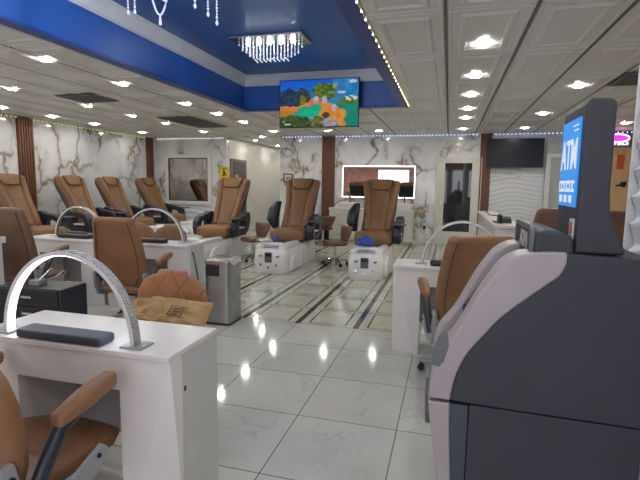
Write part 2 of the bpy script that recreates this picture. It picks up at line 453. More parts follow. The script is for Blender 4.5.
# --- panelled ceiling
def ceil_cell(b, x0, x1, y0, y1):
    w_ = min(x1-x0, y1-y0)
    if w_ < .3:
        flat(b, [(x0, y0, H), (x1, y0, H), (x1, y1, H), (x0, y1, H)]); return
    prof = [(0, 0), (.012, 0), (.02, -.012), (.04, -.012), (.05, -.002), (.105, -.002), (.125, -.018), (.15, -.018), (.165, -.004)]
    rings = [[(x0+i, y0+i, H+d), (x1-i, y0+i, H+d), (x1-i, y1-i, H+d), (x0+i, y1-i, H+d)] for i, d in prof]
    vr = [[b.verts.new(p) for p in r] for r in rings]
    for a, c in zip(vr, vr[1:]):
        for i in range(4): b.faces.new((a[i], a[(i+1) % 4], c[(i+1) % 4], c[i]))
    b.faces.new(vr[-1])
b = NB(); sb = NB(); PW, PL, PY = .627, 1.18, 3.64
def ceil_region(x0, x1, y0, y1, ox):
    i0 = math.floor((x0-ox)/PW+1e-6); i1 = math.ceil((x1-ox)/PW-1e-6)
    j0 = math.floor((y0-PY)/PL+1e-6); j1 = math.ceil((y1-PY)/PL-1e-6)
    for i in range(i0, i1):
        a0, a1 = max(x0, ox+i*PW), min(x1, ox+(i+1)*PW)
        for j in range(j0, j1):
            ceil_cell(b, a0, a1, max(y0, PY+j*PL), min(y1, PY+(j+1)*PL))
        if i > i0: box(sb, a0-.010, a0+.010, y0, y1, H-.010, H+.001)
    for j in range(j0+1, j1): box(sb, x0, x1, PY+j*PL-.003, PY+j*PL+.003, H-.003, H+.001)
ceil_region(XL, TX0, YF, YB, TX0)
ceil_region(TX1, XR, YF, YB, TX1)
ceil_region(TX0, TX1, TY1, YB, TX1)
ceil_region(TX0, TX1, YF, TY0, TX1)
ceil_region(CX0, CX1, YB, CY1, TX0)
for f in b.faces: f.normal_update()
struct('ceiling', b, 'ceil'); struct('trim_ceiling_channel', sb, 'seamgrey')
b = NB(); box(b, XL-.2, XR+.2, YF-.2, YB+.2, TZ+.02, TZ+.12); box(b, CX0-.2, CX1+.2, YB+.2, CY1+.2, H+.1, H+.2); struct('ceiling_slab', b, 'plaster')
# --- blue tray
b = NB(); box(b, TX0-.02, TX1+.02, TY0-.02, TY1+.02, TZ, TZ+.02); struct('ceiling_tray', b, 'bluetop')
b = NB()
for x0, x1, y0, y1 in ((TX0-.03, TX0, TY0, TY1), (TX1, TX1+.03, TY0, TY1), (TX0-.03, TX1+.03, TY1, TY1+.03), (TX0-.03, TX1+.03, TY0-.03, TY0)):
    box(b, x0, x1, y0, y1, H-.004, TZ)
struct('wall_tray', b, 'blue')
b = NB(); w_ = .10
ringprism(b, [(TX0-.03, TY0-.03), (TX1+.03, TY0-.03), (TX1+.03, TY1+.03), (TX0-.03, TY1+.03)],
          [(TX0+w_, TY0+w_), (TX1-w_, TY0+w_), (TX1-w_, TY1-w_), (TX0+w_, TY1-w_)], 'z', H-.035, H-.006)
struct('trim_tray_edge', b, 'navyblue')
b = NB()   # crown moulding: stepped cove
prof = [(0, .18), (.012, .18), (.014, .165), (.024, .16), (.028, .12), (.04, .08), (.058, .05), (.066, .04), (.068, .022), (.075, .018), (.075, 0), (0, 0)]
rings = []
for d, dz in prof:
    rings.append([(TX0+d, TY0+d, TZ-dz), (TX1-d, TY0+d, TZ-dz), (TX1-d, TY1-d, TZ-dz), (TX0+d, TY1-d, TZ-dz)])
vr = [[b.verts.new(p) for p in r] for r in rings]
for a, c in zip(vr, vr[1:]):
    for i in range(4): b.faces.new((a[i], a[(i+1) % 4], c[(i+1) % 4], c[i]))
struct('trim_crown', b, 'crown')

# --- doors
def door_glazed():
    b = NB()
    ringprism(b, [(-.32, 0), (.74, 0), (.74, 2.12), (-.32, 2.12)], [(-.22, .005), (.64, .005), (.64, 2.06), (-.22, 2.06)], 'y', YB-.05, YB)
    d = struct('door_1', b, 'doorwhite', bevel=.004)
    b = NB(); ringprism(b, [(-.22, .01), (.64, .01), (.64, 2.06), (-.22, 2.06)], [(-.115, .34), (.505, .34), (.505, 1.99), (-.115, 1.99)], 'y', YB-.04, YB-.004)
    obj('door_leaf', b, 'doorwhite', d, bevel=.003)
    b = NB(); box(b, -.115, .505, YB-.022, YB-.016, .34, 1.99); obj('glass_pane', b, 'dglass', d)
    b = NB(); cyl(b, (-.17, YB-.04, 1.04), (0, -1, 0), .025, .012); tube(b, [(-.17, YB-.05, 1.04), (-.17, YB-.085, 1.04), (-.09, YB-.09, 1.04)], .011); obj('door_handle', b, 'chrome', d, smooth=True)
door_glazed()
b = NB(); ringprism(b, [(2.1, 0), (3.0, 0), (3.0, 2.2), (2.1, 2.2)], [(2.2, .004), (2.9, .004), (2.9, 2.1), (2.2, 2.1)], 'y', YB-.09, YB-.03)
d2 = struct('door_2', b, 'crown', bevel=.004)
b = NB(); box(b, 2.2, 2.9, YB-.06, YB-.035, 0.004, 2.1); obj('door_leaf', b, 'grayp', d2)
b = NB(); box(b, CX0, CX0+.035, 11.9, 12.95, 0, 2.12); d3 = struct('door_3', b, 'taupe', bevel=.004)
b = NB(); box(b, CX0+.035, CX0+.045, 12.05, 12.85, .02, 2.05); obj('door_leaf', b, 'taupedark', d3)
b = NB(); box(b, CX0+.045, CX0+.048, 12.12, 12.36, 1.5, 1.68); obj('notice', b, 'gold', d3)
b = NB(); tube(b, [(CX0+.045, 12.95, 1.35), (CX0+.1, 12.95, 1.35), (CX0+.1, 13.06, 1.35)], .018); obj('door_handle', b, 'black', d3, smooth=True)

# ================================================================== LIGHTS OF THE ROOM
b = NB(); rg = [ring((0, 0, -.0), (1,0,0), (0,1,0), .068, .068, 2, 24), ring((0,0,-.008), (1,0,0), (0,1,0), .065, .065, 2, 24), ring((0,0,-.005), (1,0,0), (0,1,0), .055, .055, 2, 24)]
loft(b, rg, caps=False)
dl = thing('ceiling_downlight', '', 'downlight', (0, 0, H-.018), group='round recessed downlights in the panelled ceiling')
obj('trim_ring', b, 'white', dl, smooth=True)
b = NB(); flat(b, ring((0, 0, -.0055), (1,0,0), (0,-1,0), .055, .055, 2, 24)); obj('lens', b, 'down', dl)
COLS = [('beside the left wall', -7.62, [7.6, 8.72, 10.4, 6.5, 5.3, 4.1, 2.9, 1.5, 0.2, -1.2]),
        ('two metres in from the left wall', -5.9, [5.22, 6.63, 7.77, 8.86, 10.44, 4.0, 2.8, 1.5, 0.2, -1.2]),
        ('left of the blue ceiling recess', -4.13, [4.07, 5.27, 6.78, 7.84, 8.96, 10.63, 2.9, 1.7, .4, -1.2]),
        ('in the strip right of the blue recess', .235, [4.52, 5.73, 6.88, 8.07, 9.1, 10.74, 3.32, 2.0, .8, -.5, -1.7]),
        ('above the reception counter side', 1.49, [6.55, 8.82, 10.76]),
        ('over the far back room on the right', 3.2, [5.3, 7.8, 10.3]),
        ('between the recess and the back wall', -2.81, [10.67]), ('near the mirror wall', -1.62, [10.84]),
        ('along the middle of the corridor', -4.9, [11.74, 13.6, 15.4]), ('added to brighten the corridor, by its door wall', -5.5, [12.7, 14.5, 16.2])]  # last row: unseen extra lamps, added to brighten the corridor
ORD = ['nearest the front windows', 'second from the front windows', 'third from the front windows', 'fourth from the front windows', 'fifth from the front windows', 'sixth from the front windows', 'seventh from the front windows', 'eighth from the front windows', 'ninth from the front windows', 'tenth from the front windows', 'eleventh from the front windows']
first = True
for desc, x, ys in COLS:
    ys = sorted(ys)
    for i, y in enumerate(ys):
        lab = 'round ceiling downlight %s, %s' % (desc, ORD[i]) if len(ys) > 1 else 'single round ceiling downlight ' + desc
        if first: dl.location = (x, y, H-.018); dl['label'] = lab; first = False
        else: dup(dl, (x, y, H-.018), 0, lab)
# LED strips
def led_strip(label, m, p0, p1, n, r=.011, grp='LED strips along wall tops and the blue recess'):
    p0, p1 = Vector(p0), Vector(p1)
    t = thing('led_strip', label, 'led strip', p0, group=grp)
    d = p1-p0; b = NB()
    if abs(d.x) > abs(d.y): box(b, 0, d.x, -.006, .006, .008, .014)
    else: box(b, -.006, .006, 0, d.y, .008, .014)
    obj('tape', b, 'whitep', t)
    b = NB(); bmesh.ops.create_icosphere(b, subdivisions=1, radius=r)
    q = obj('led', b, m, t, loc=d*(.5/n))
    for i in range(1, n):
        c = q.copy(); COL.objects.link(c); c.parent = t; c.location = d*((i+.5)/n)
led_strip('cool white LED strip above the vanity mirror and glazed door', 'ledblue', (CX1+.05, YB-.035, H-.045), (.62, YB-.035, H-.045), 58)
led_strip('cool white LED strip above the dark wall television', 'ledblue', (.95, YB-.05, H-.045), (4.4, YB-.08, H-.045), 40)
led_strip('greenish LED strip along the top of the left marble wall', 'ledgreen', (XL+.03, 4.0, H-.045), (XL+.03, 11.35, H-.045), 72)
led_strip('white LED strip above the framed mirror on the back wall', 'ledwhite', (-8.1, YB-.035, H-.045), (CX0-.05, YB-.035, H-.045), 26)
led_strip('warm LED strip along the right edge of the blue recess', 'ledwarm', (TX1+.045, 1.6, H-.035), (TX1+.045, 7.55, H-.035), 34, .008)

# chandeliers
def chandelier(loc, label, arc):
    t = thing('crystal_chandelier', label, 'chandelier', loc, group='crystal chandeliers in the blue recess')
    b = NB(); box(b, -.48, .48, -.24, .24, -.035, 0); obj('ceiling_plate', b, 'chrome', t, bevel=.006)
    for i in range(5):
        b = NB(); cyl(b, (-.30+i*.15, -.02, -.075), (0, 0, 1), .022, .04, 12); obj('bulb', b, 'bulb' if arc else 'bulb_bright', t)
    def strand(bb, x, y, L):
        z = -.04; k = 0
        while z > -.04-L:
            r = .008 if k % 3 else .011
            loft(bb, [ring((x, y, z), (1,0,0), (0,1,0), .001, .001, 2, 5), ring((x, y, z-.011), (1,0,0), (0,1,0), r, r, 2, 5), ring((x, y, z-.022), (1,0,0), (0,1,0), .001, .001, 2, 5)], caps=False)
            z -= .022; k += 1
        loft(bb, [ring((x, y, z), (1,0,0), (0,1,0), .002, .002, 2, 6), ring((x, y, z-.03), (1,0,0), (0,1,0), .013, .013, 2, 6), ring((x, y, z-.045), (1,0,0), (0,1,0), .002, .002, 2, 6)], caps=False)
    b = NB(); b2 = NB()
    if arc:
        n = 17
        for i in range(n):
            u = -1+2*i/(n-1); x = u*.38
            for j, y in enumerate((-.12, .0, .13)):
                L = .015 + .15*math.sqrt(max(0, 1-u*u)) * (1-.10*abs(j-1)) if abs(u) < .99 else .02
                strand(b if (i+j) % 2 else b2, x, y, L)
    else:
        for x, y, L in ((-.34, 0, .47), (-.28, 0, .47), (.236, 0, .47), (.342, 0, .54), (.413, 0, .61), (-.2, .15, .25), (-.1, .1, .25), (0, .15, .25), (.1, .1, .25)):
            strand(b if L > .3 else b2, x, y, L)
    obj('crystal_curtain', b, 'crystal_glow', t, kind='stuff'); obj('clear_crystal_curtain', b2, 'crystal', t, kind='stuff')
    if arc:
        for j in range(8):
            x = -.20+j*.06
            b = NB(); tube(b, [(x-.02, 0, -.245), (x+.03, 0, -.29)], [.008, .008], 6); obj('crystal_drop', b, 'crystal_glow', t)
    else:
        for cx, w_, dp in ((-.06, .10, .26), (-.02, .06, .16)):
            b = NB(); tube(b, [(cx-w_+(2*w_)*k/14, 0, -.33-dp*math.sin(PI*k/14)) for k in range(15)], .007, 6); obj('bead_swag', b, 'crystal_glow', t)
        b = NB(); tube(b, [(-.06, 0, -.59), (-.06, 0, -.66)], [.006, .012], 6); obj('crystal_drop', b, 'crystal_glow', t)
chandelier((-2.28, 5.75, TZ-.001), 'lit crystal chandelier in front of the ceiling television', True)
chandelier((-2.10, 3.20, TZ-.001), 'crystal chandelier with bead swags nearest the camera, cut by the top edge', False)

# ceiling vents
def vent(label, x0, x1, y0, y1):
    t = thing('ceiling_vent', label, 'vent', ((x0+x1)/2, (y0+y1)/2, H), group='dark ceiling air vents')
    w_, h_ = (x1-x0)/2, (y1-y0)/2
    b = NB(); ringprism(b, [(-w_, -h_), (w_, -h_), (w_, h_), (-w_, h_)], [(-w_+.05, -h_+.05), (w_-.05, -h_+.05), (w_-.05, h_-.05), (-w_+.05, h_-.05)], 'z', -.03, -.019); obj('frame', b, 'vent', t)
    b = NB(); box(b, -w_+.05, w_-.05, -h_+.05, h_-.05, -.020, -.0185); obj('backing', b, 'ventdark', t)
    b = NB(); n = int((2*h_-.1)/.06)
    for i in range(n):
        y = -h_+.05+(i+.5)*(2*h_-.1)/n; box(b, -w_+.05, w_-.05, y-.018, y+.018, -.027, -.021, Matrix.Identity(4))
    obj('louvre_slats', b, 'vent', t)
vent('square grey ceiling vent near the left wall', -5.68, -5.03, 5.72, 6.32)
vent('long grey ceiling vent in front of the corridor', -5.55, -4.83, 8.0, 9.6)
vent('dark ceiling vent above the cash machine topper', 1.80, 2.42, 5.9, 6.55)

# ================================================================== FURNITURE
# ---- manicure tables
def table(label, x0, x1, y0, y1, end='right', z1=.76):
    t = thing('manicure_table', label, 'table', ((x0+x1)/2, (y0+y1)/2, 0), group='white manicure tables')
    w_, d_ = (x1-x0)/2, (y1-y0)/2
    b = NB(); box(b, -w_, w_, -d_, d_, z1-.022, z1); obj('tabletop', b, 'white', t, bevel=.003)
    zt = z1-.022
    LW, AP, yf, yk = .235, .145, -d_+.012, d_-.005
    for s in (1, -1):
        # slab leg with a folded facet: the front face narrows downwards, the outer corner folds back
        b = NB(); xo, xi = s*(w_-.004), s*(w_-LW)
        v = [b.verts.new((x, yf, z)) for x, z in [(xi, 0.0), (xo-s*.20, 0), (xo-s*.06, zt), (xi, zt)]]
        c = [b.verts.new(p) for p in [(xo, yf+.085, 0), (xo, yf+.004, zt)]]
        k = [b.verts.new(p) for p in [(xi, yk, 0), (xo, yk, 0), (xo, yk, zt), (xi, yk, zt)]]
        b.faces.new((v[0], v[1], v[2], v[3])); b.faces.new((v[1], c[0], c[1], v[2]))
        b.faces.new((c[0], k[1], k[2], c[1])); b.faces.new((k[1], k[0], k[3], k[2]))
        b.faces.new((k[0], v[0], v[3], k[3])); b.faces.new((v[3], v[2], c[1], k[2], k[3])); b.faces.new((v[0], k[0], k[1], c[0], v[1]))
        lg = obj('leg', b, 'white', t)
        b = NB(); x0, x1 = sorted((xo+s*.0005, xo+s*.0035)); box(b, x0, x1, yf+.087, yk, 0.004, zt); obj('shaded_end_panel', b, 'gray_end_shade', lg)  # grey sheet over the white leg end; its tone partly puts in shade
    b = NB(); box(b, -w_+LW, w_-LW, yf, yf+.03, zt-AP, zt); obj('apron', b, 'white', t)
    b = NB(); box(b, -w_+LW, w_-LW, d_-.03, d_-.012, .18, zt); obj('modesty_panel', b, 'grayp', t)
    return t
NT_ = table('white manicure table nearest the camera at lower left', -1.995, -1.005, 1.485, 1.875)
b = NB(); box(b, (x_h := .4905), x_h+.006, -.09, -.075, .58, .60); obj('cable_hole', b, 'black', NT_)
table('white manicure table on the right beside the cash machine', -.43, .52, 3.88, 4.27)
table('white manicure table beside the steel trash can', -3.75, -2.66, 4.3, 4.68)
table('white manicure table left of the trash can table in the middle row', -4.85, -3.8, 4.3, 4.68)
t = thing('side_cabinet', 'white side cabinet cut by the left edge of the picture', 'cabinet', (-4.46, 3.26, 0))
b = NB(); box(b, -.4, .355, -.16, .16, 0, .83); obj('body', b, 'white', t, bevel=.004)
b = NB(); box(b, -.42, .385, -.18, .18, .83, .89); obj('cabinet_top', b, 'white', t, bevel=.006)

# ---- arch LED lamps
def lamp(label, cx, y, z=.76, r=.315, hgt=.35, lit=True):
    t = thing('arch_desk_lamp', label, 'lamp', (cx, y, z), group='arch LED lamps on the manicure tables')
    wd = .022
    def arc(rr, hh, n=40): return [(rr*math.cos(PI*i/n), hh*math.sin(PI*i/n)) for i in range(n+1)]
    o_, i_ = arc(r, hgt), arc(r-.016, hgt-.016)
    b = NB()
    rings = [[(a[0], -wd, a[1]), (a[0], wd, a[1]), (c[0], wd, c[1]), (c[0], -wd, c[1])] for a, c in zip(o_, i_)]
    loft(b, rings); obj('arch', b, 'whitep', t)
    b = NB(); q_ = arc(r+.0025, hgt+.0025)
    loft(b, [[(a[0], -wd+.004, a[1]), (a[0], wd, a[1]), (c[0], wd, c[1]), (c[0], -wd+.004, c[1])] for a, c in zip(q_, o_)]); obj('rhinestone_band', b, 'glitter', t)
    b = NB(); q_ = arc(r-.019, hgt-.019)
    loft(b, [[(a[0], -wd+.005, a[1]), (a[0], wd-.005, a[1]), (c[0], wd-.005, c[1]), (c[0], -wd+.005, c[1])] for a, c in zip(i_, q_)]); obj('led_diffuser', b, 'lampled' if lit else 'lampdim', t)
    for s in (1, -1):
        b = NB(); box(b, s*r-.05, s*r+.05, -.045, .045, 0, .008); obj('base_plate', b, 'silver', t, bevel=.002)
    return t
lamp('bright arch LED lamp on the manicure table nearest the camera', -1.535, 1.56, r=.335, hgt=.375)
lamp('white arch lamp on the right manicure table behind the chair', .13, 4.06, r=.335, hgt=.38, lit=False)
lamp('white arch lamp on the table beside the trash can', -3.215, 4.55, r=.38, hgt=.375, lit=False)
lamp('white arch lamp on the second table from the trash can', -4.25, 4.55, r=.35, hgt=.37, lit=False)
def hand_rest(label, x, y, L, z=.76, rz=0.0, d=.055, h=.045, m='black'):
    b = NB(); pad(b, [((-L/2+.02, 0, h/2+.001), (0,1,0), (0,0,1), d, h/2), ((L/2-.02, 0, h/2+.001), (0,1,0), (0,0,1), d, h/2)], .018, 6)
    o = obj('hand_rest', b, m, None, smooth=True); o.location = (x, y, z); o.rotation_euler = (0, 0, rz)
    return tag(o, label, 'hand rest', 'padded hand rests on the manicure tables')
hand_rest('charcoal padded hand rest on the manicure table nearest the camera', -1.54, 1.54, .44, rz=.0, d=.048, h=.04, m='charcoal')
hand_rest('black hand rest on the table beside the trash can', -3.2, 4.42, .44)
hand_rest('black hand rest on the second table from the trash can', -4.22, 4.45, .44)
hand_rest('black hand rest on the right manicure table', .08, 4.0, .42)

# ---- desk chairs
def star_base(t, z_seat, r=.30, m='silver', cm='black', a0=.3):
    b = NB(); cyl(b, (0, 0, .09), (0, 0, 1), .028, z_seat-.17); cyl(b, (0, 0, .06), (0, 0, 1), .045, .06); obj('gas_column', b, cm, t, smooth=True)
    for i in range(5):
        a = a0+i*2*PI/5; c, s = math.cos(a), math.sin(a)
        b = NB(); tube(b, [(c*.03, s*.03, .105), (c*r*.6, s*r*.6, .095), (c*r, s*r, .075)], [.024, .02, .015], 8); lg = obj('base_arm', b, m, t, smooth=True)
        b = NB(); cyl(b, (c*r - s*.022, s*r + c*.022, .028), (s, -c, 0), .027, .044, 14); cyl(b, (c*r, s*r, .045), (0, 0, 1), .008, .03, 8); obj('caster', b, 'black', lg, smooth=True)
def desk_chair(label, loc, rz, m='tan2', z_seat=.48, top=1.1, group='tan swivel desk chairs', low=False):
    """faces local +Y"""
    t = thing('desk_chair', label, 'chair', loc, rz, group)
    zs = z_seat
    b = NB(); st = []
    for y, a, c in ((-.23, .235, .04), (-.15, .25, .05), (0, .26, .055), (.15, .255, .055), (.23, .235, .045), (.27, .21, .03)):
        st.append(((0, y, zs-.055-(.015 if y > .2 else 0)), (1,0,0), (0,0,1), a, c))
    if low: st = [(c, u, v, a*.9, h) for c, u, v, a, h in st]
    pad(b, st, .03, 3.4); obj('seat', b, m, t, smooth=True)
    b = NB(); st = []; st2 = []
    hts = [(zs-.02, .20, -.20), (zs+.08, .255, -.225), (zs+.2, .275, -.25), (zs+.36, .265, -.275), (zs+.5, .245, -.30), (top-.05, .225, -.33)]
    if low: hts = [(zs-.02, .22, -.20), (zs+.08, .275, -.215), (zs+.2, .305, -.235), (zs+.3, .30, -.25), (zs+.38, .27, -.26), (zs+.44, .22, -.27)]
    for z, a, y in hts: st.append(((0, y, z), (1,0,0), (0,1,0), a, .05))
    pad(b, st, .05, 3.6); bk = obj('backrest', b, m, t, smooth=True)
    b = NB()
    for sx in (-1, 1):
        tube(b, [(sx*(a-.055), y-.049, z) for z, a, y in hts], .004, 6)
        tube(b, [(sx*(a-.075), y+.046, z) for z, a, y in hts], .004, 6)
    obj('piping', b, 'seam', bk, smooth=True)
    for sx in (-1, 1):
        x = sx*.30
        b = NB(); pad(b, [((x, -.10, zs+.20), (1,0,0), (0,0,1), .030, .026), ((x, .0, zs+.225), (1,0,0), (0,0,1), .037, .035), ((x, .12, zs+.25), (1,0,0), (0,0,1), .035, .030)], .02, 3)
        ar = obj('armrest', b, m, t, smooth=True)
        b = NB()
        tube(b, [(x, .10, zs+.215), (x, -.02, zs+.19), (x, -.10, zs+.165), (x, -.165, zs+.06), (x-sx*.01, -.215, zs-.05)], [.014, .02, .026, .026, .024], 8)
        obj('arm_support', b, 'navy', ar, smooth=True)
        b = NB()
        xb = sx*.275
        out = [(-.30, zs+.12), (-.25, zs+.13), (-.225, zs+.02), (-.17, zs-.06), (-.02, zs-.05), (.10, zs+.0), (.125, zs-.03), (.06, zs-.10), (-.10, zs-.145), (-.24, zs-.12), (-.285, zs-.02)]
        prism(b, out, 'x', xb-.014, xb+.014); obj('side_bracket', b, 'silver', t, bevel=.006)
        b = NB(); cyl(b, (xb-.02, -.265, zs+.08), (1, 0, 0), .011, .04, 10); obj('bolt', b, 'black', t)
        b = NB(); cyl(b, (xb-.02, .07, zs-.03), (1, 0, 0), .009, .04, 10); obj('bolt', b, 'black', t)
    b = NB(); box(b, -.14, .14, -.12, .12, zs-.15, zs-.11); obj('tilt_mechanism', b, 'chrome', t, bevel=.01)
    star_base(t, zs)
    return t
desk_chair('tan desk chair with armrests at the nearest table, lower left corner', (-1.515, 1.30, 0), math.radians(-4), 'tan2', z_seat=.435, low=True)
desk_chair('brown desk chair seen from behind at the left edge', (-4.30, 3.95, 0), math.radians(3), 'brown', .46, 1.16)
desk_chair('brown desk chair seen from behind, left of the quilted chair', (-3.03, 3.98, 0), math.radians(2), 'tan2', .44, 1.10)
desk_chair('tan desk chair seen from behind beside the cash machine', (.15, 3.53, 0), math.radians(13), 'tan', .45, 1.11)
desk_chair('brown chair behind the white reception counter, its back above the cash machine hood', (1.02, 5.2, 0), math.radians(4), 'brown', .56, 1.235)
desk_chair('brown chair far right between topper and wave panel edge', (2.35, 8.0, 0), math.radians(10), 'brown', .52, 1.12)

# ---- quilted guest chairs, face local +Y
def guest_chair(label, loc, rz, m):
    t = thing('guest_chair', label, 'chair', loc, rz, 'quilted tan guest chairs')
    b = NB(); pad(b, [((0, -.2, .45), (1,0,0), (0,0,1), .21, .045), ((0, 0, .455), (1,0,0), (0,0,1), .235, .05), ((0, .22, .45), (1,0,0), (0,0,1), .22, .045)], .03, 3.2); obj('seat', b, m, t, smooth=True)
    b = NB(); st = []
    for z, a, y in [(.46, .215, -.22), (.55, .245, -.235), (.66, .255, -.25)] + [(.66+.19*math.sin(q), .255*math.cos(q)**.55, -.25-.02*math.sin(q)) for q in (.3, .55, .8, 1.0, 1.2, 1.35)]: st.append(((0, y, z), (1,0,0), (0,1,0), a, .035))
    pad(b, st, .03, 2.8); obj('backrest', b, m, t, smooth=True)
    for sx in (-1, 1):
        for sy in (-1, 1):
            b = NB(); tube(b, [(sx*.15, sy*.15, .42), (sx*.21, sy*.2, .0)], [.016, .010], 8); obj('leg', b, 'black', t, smooth=True)
    return t
guest_chair('quilted caramel guest chair with a paper bag on it', (-1.67, 2.27, 0), PI, 'quilt')
guest_chair('quilted tan guest chair behind the trash can table, left one', (-4.06, 5.14, 0), PI, 'quilt2')
guest_chair('quilted tan guest chair behind the trash can table, right one', (-3.52, 5.06, 0), PI, 'quilt2')

# ---- paper bag on the guest chair
t = thing('paper_bag', 'crumpled brown paper bag lying on the quilted chair', 'bag', (-1.53, 2.25, .645), math.radians(4))
t.rotation_euler = (math.radians(42), 0, math.radians(4))
b = NB(); NX, NY = 26, 14
def bagp(i, j, top):
    u, v = i/NX*2-1, j/NY*2-1
    x = u*.25; q = min(1, max(0, (u+1)/.75)); y = v*.13*(1 if v < 0 else .4+.6*q*q*(3-2*q))
    h = (.10 - .05*u)*(1-abs(v)**4)*(1-abs(u)**6) if top else 0
    h += ((.04*noise.noise((u*3.1, v*2.7, 3)))+.018*noise.noise((u*8, v*7, 9)))*(1 if top else 0)*(1-u**6)*(1-v**6)
    return (x+.012*noise.noise((v*4, u*2, 1)), y+.02*noise.noise((u*3, v, 5)), max(h, 0)+.004+(.004 if top else 0))
gt = [[b.verts.new(bagp(i, j, True)) for i in range(NX+1)] for j in range(NY+1)]
gb = [[b.verts.new(bagp(i, j, False)) for i in range(NX+1)] for j in range(NY+1)]
for j in range(NY):
    for i in range(NX):
        b.faces.new((gt[j][i], gt[j][i+1], gt[j+1][i+1], gt[j+1][i])); b.faces.new((gb[j][i], gb[j+1][i], gb[j+1][i+1], gb[j][i+1]))
for j in range(NY):
    b.faces.new((gt[j][0], gt[j+1][0], gb[j+1][0], gb[j][0])); b.faces.new((gt[j][NX], gb[j][NX], gb[j+1][NX], gt[j+1][NX]))
for i in range(NX):
    b.faces.new((gt[0][i], gb[0][i], gb[0][i+1], gt[0][i+1])); b.faces.new((gt[NY][i], gt[NY][i+1], gb[NY][i+1], gb[NY][i]))
bag = obj('bag_body', b, 'kraft', t)
b = NB(); tube(b, [(-.13, -.128, .06), (-.08, -.135, .035), (.0, -.138, .018), (.07, -.137, .012)], .006, 6); obj('rope_handle', b, 'ink', t, smooth=True)
def bag_top(x, y):
    i = (x/.25+1)/2*NX; j = (y/.13+1)/2*NY
    return bagp(i, j, True)[2]
b = NB()
for (x0, x1, y0, y1) in ((.06, .13, .035, .04), (.06, .13, -.03, -.025), (.06, .065, -.03, .04), (.125, .13, -.03, .04), (.075, .115, .018, .026), (.075, .115, .0, .008), (.075, .105, -.016, -.009)):
    flat(b, [(x, y, bag_top(x, y)+.006) for x, y in ((x0, y0), (x1, y0), (x1, y1), (x0, y1))])
obj('printed_stamp', b, 'ink', t)

# ---- trash can
t = thing('trash_can', 'brushed steel sensor trash can beside the manicure table', 'trash can', (-2.205, 4.26, 0))
b = NB(); loft(b, [[(x, y, z) for x, y in rrect(.135, .15, .03)] for z in (.02, .62)]); obj('body', b, 'steel', t, smooth=True)
b = NB(); loft(b, [[(x, y, z) for x, y in rrect(.138, .153, .03)] for z in (0, .022)]); obj('base_rim', b, 'black', t, smooth=True)
b = NB(); loft(b, [[(x*s, y*s, z) for x, y in rrect(.14, .155, .03)] for z, s in ((.622, 1), (.655, 1), (.672, .94), (.676, .6))]); obj('lid', b, 'steel', t, smooth=True)
b = NB(); box(b, -.115, .03, -.158, -.15, .50, .615); obj('sensor_panel', b, 'black', t, bevel=.004)
b = NB()
pts = [(.145, -.13, .64), (.15, -.05, .60), (.148, .03, .625), (.15, .12, .615)]
for a, c in zip(pts, pts[1:]):
    flat(b, [a, c, (c[0]-.006, c[1], .668), (a[0]-.006, a[1], .668)])
obj('liner_edge', b, 'whitep', t)

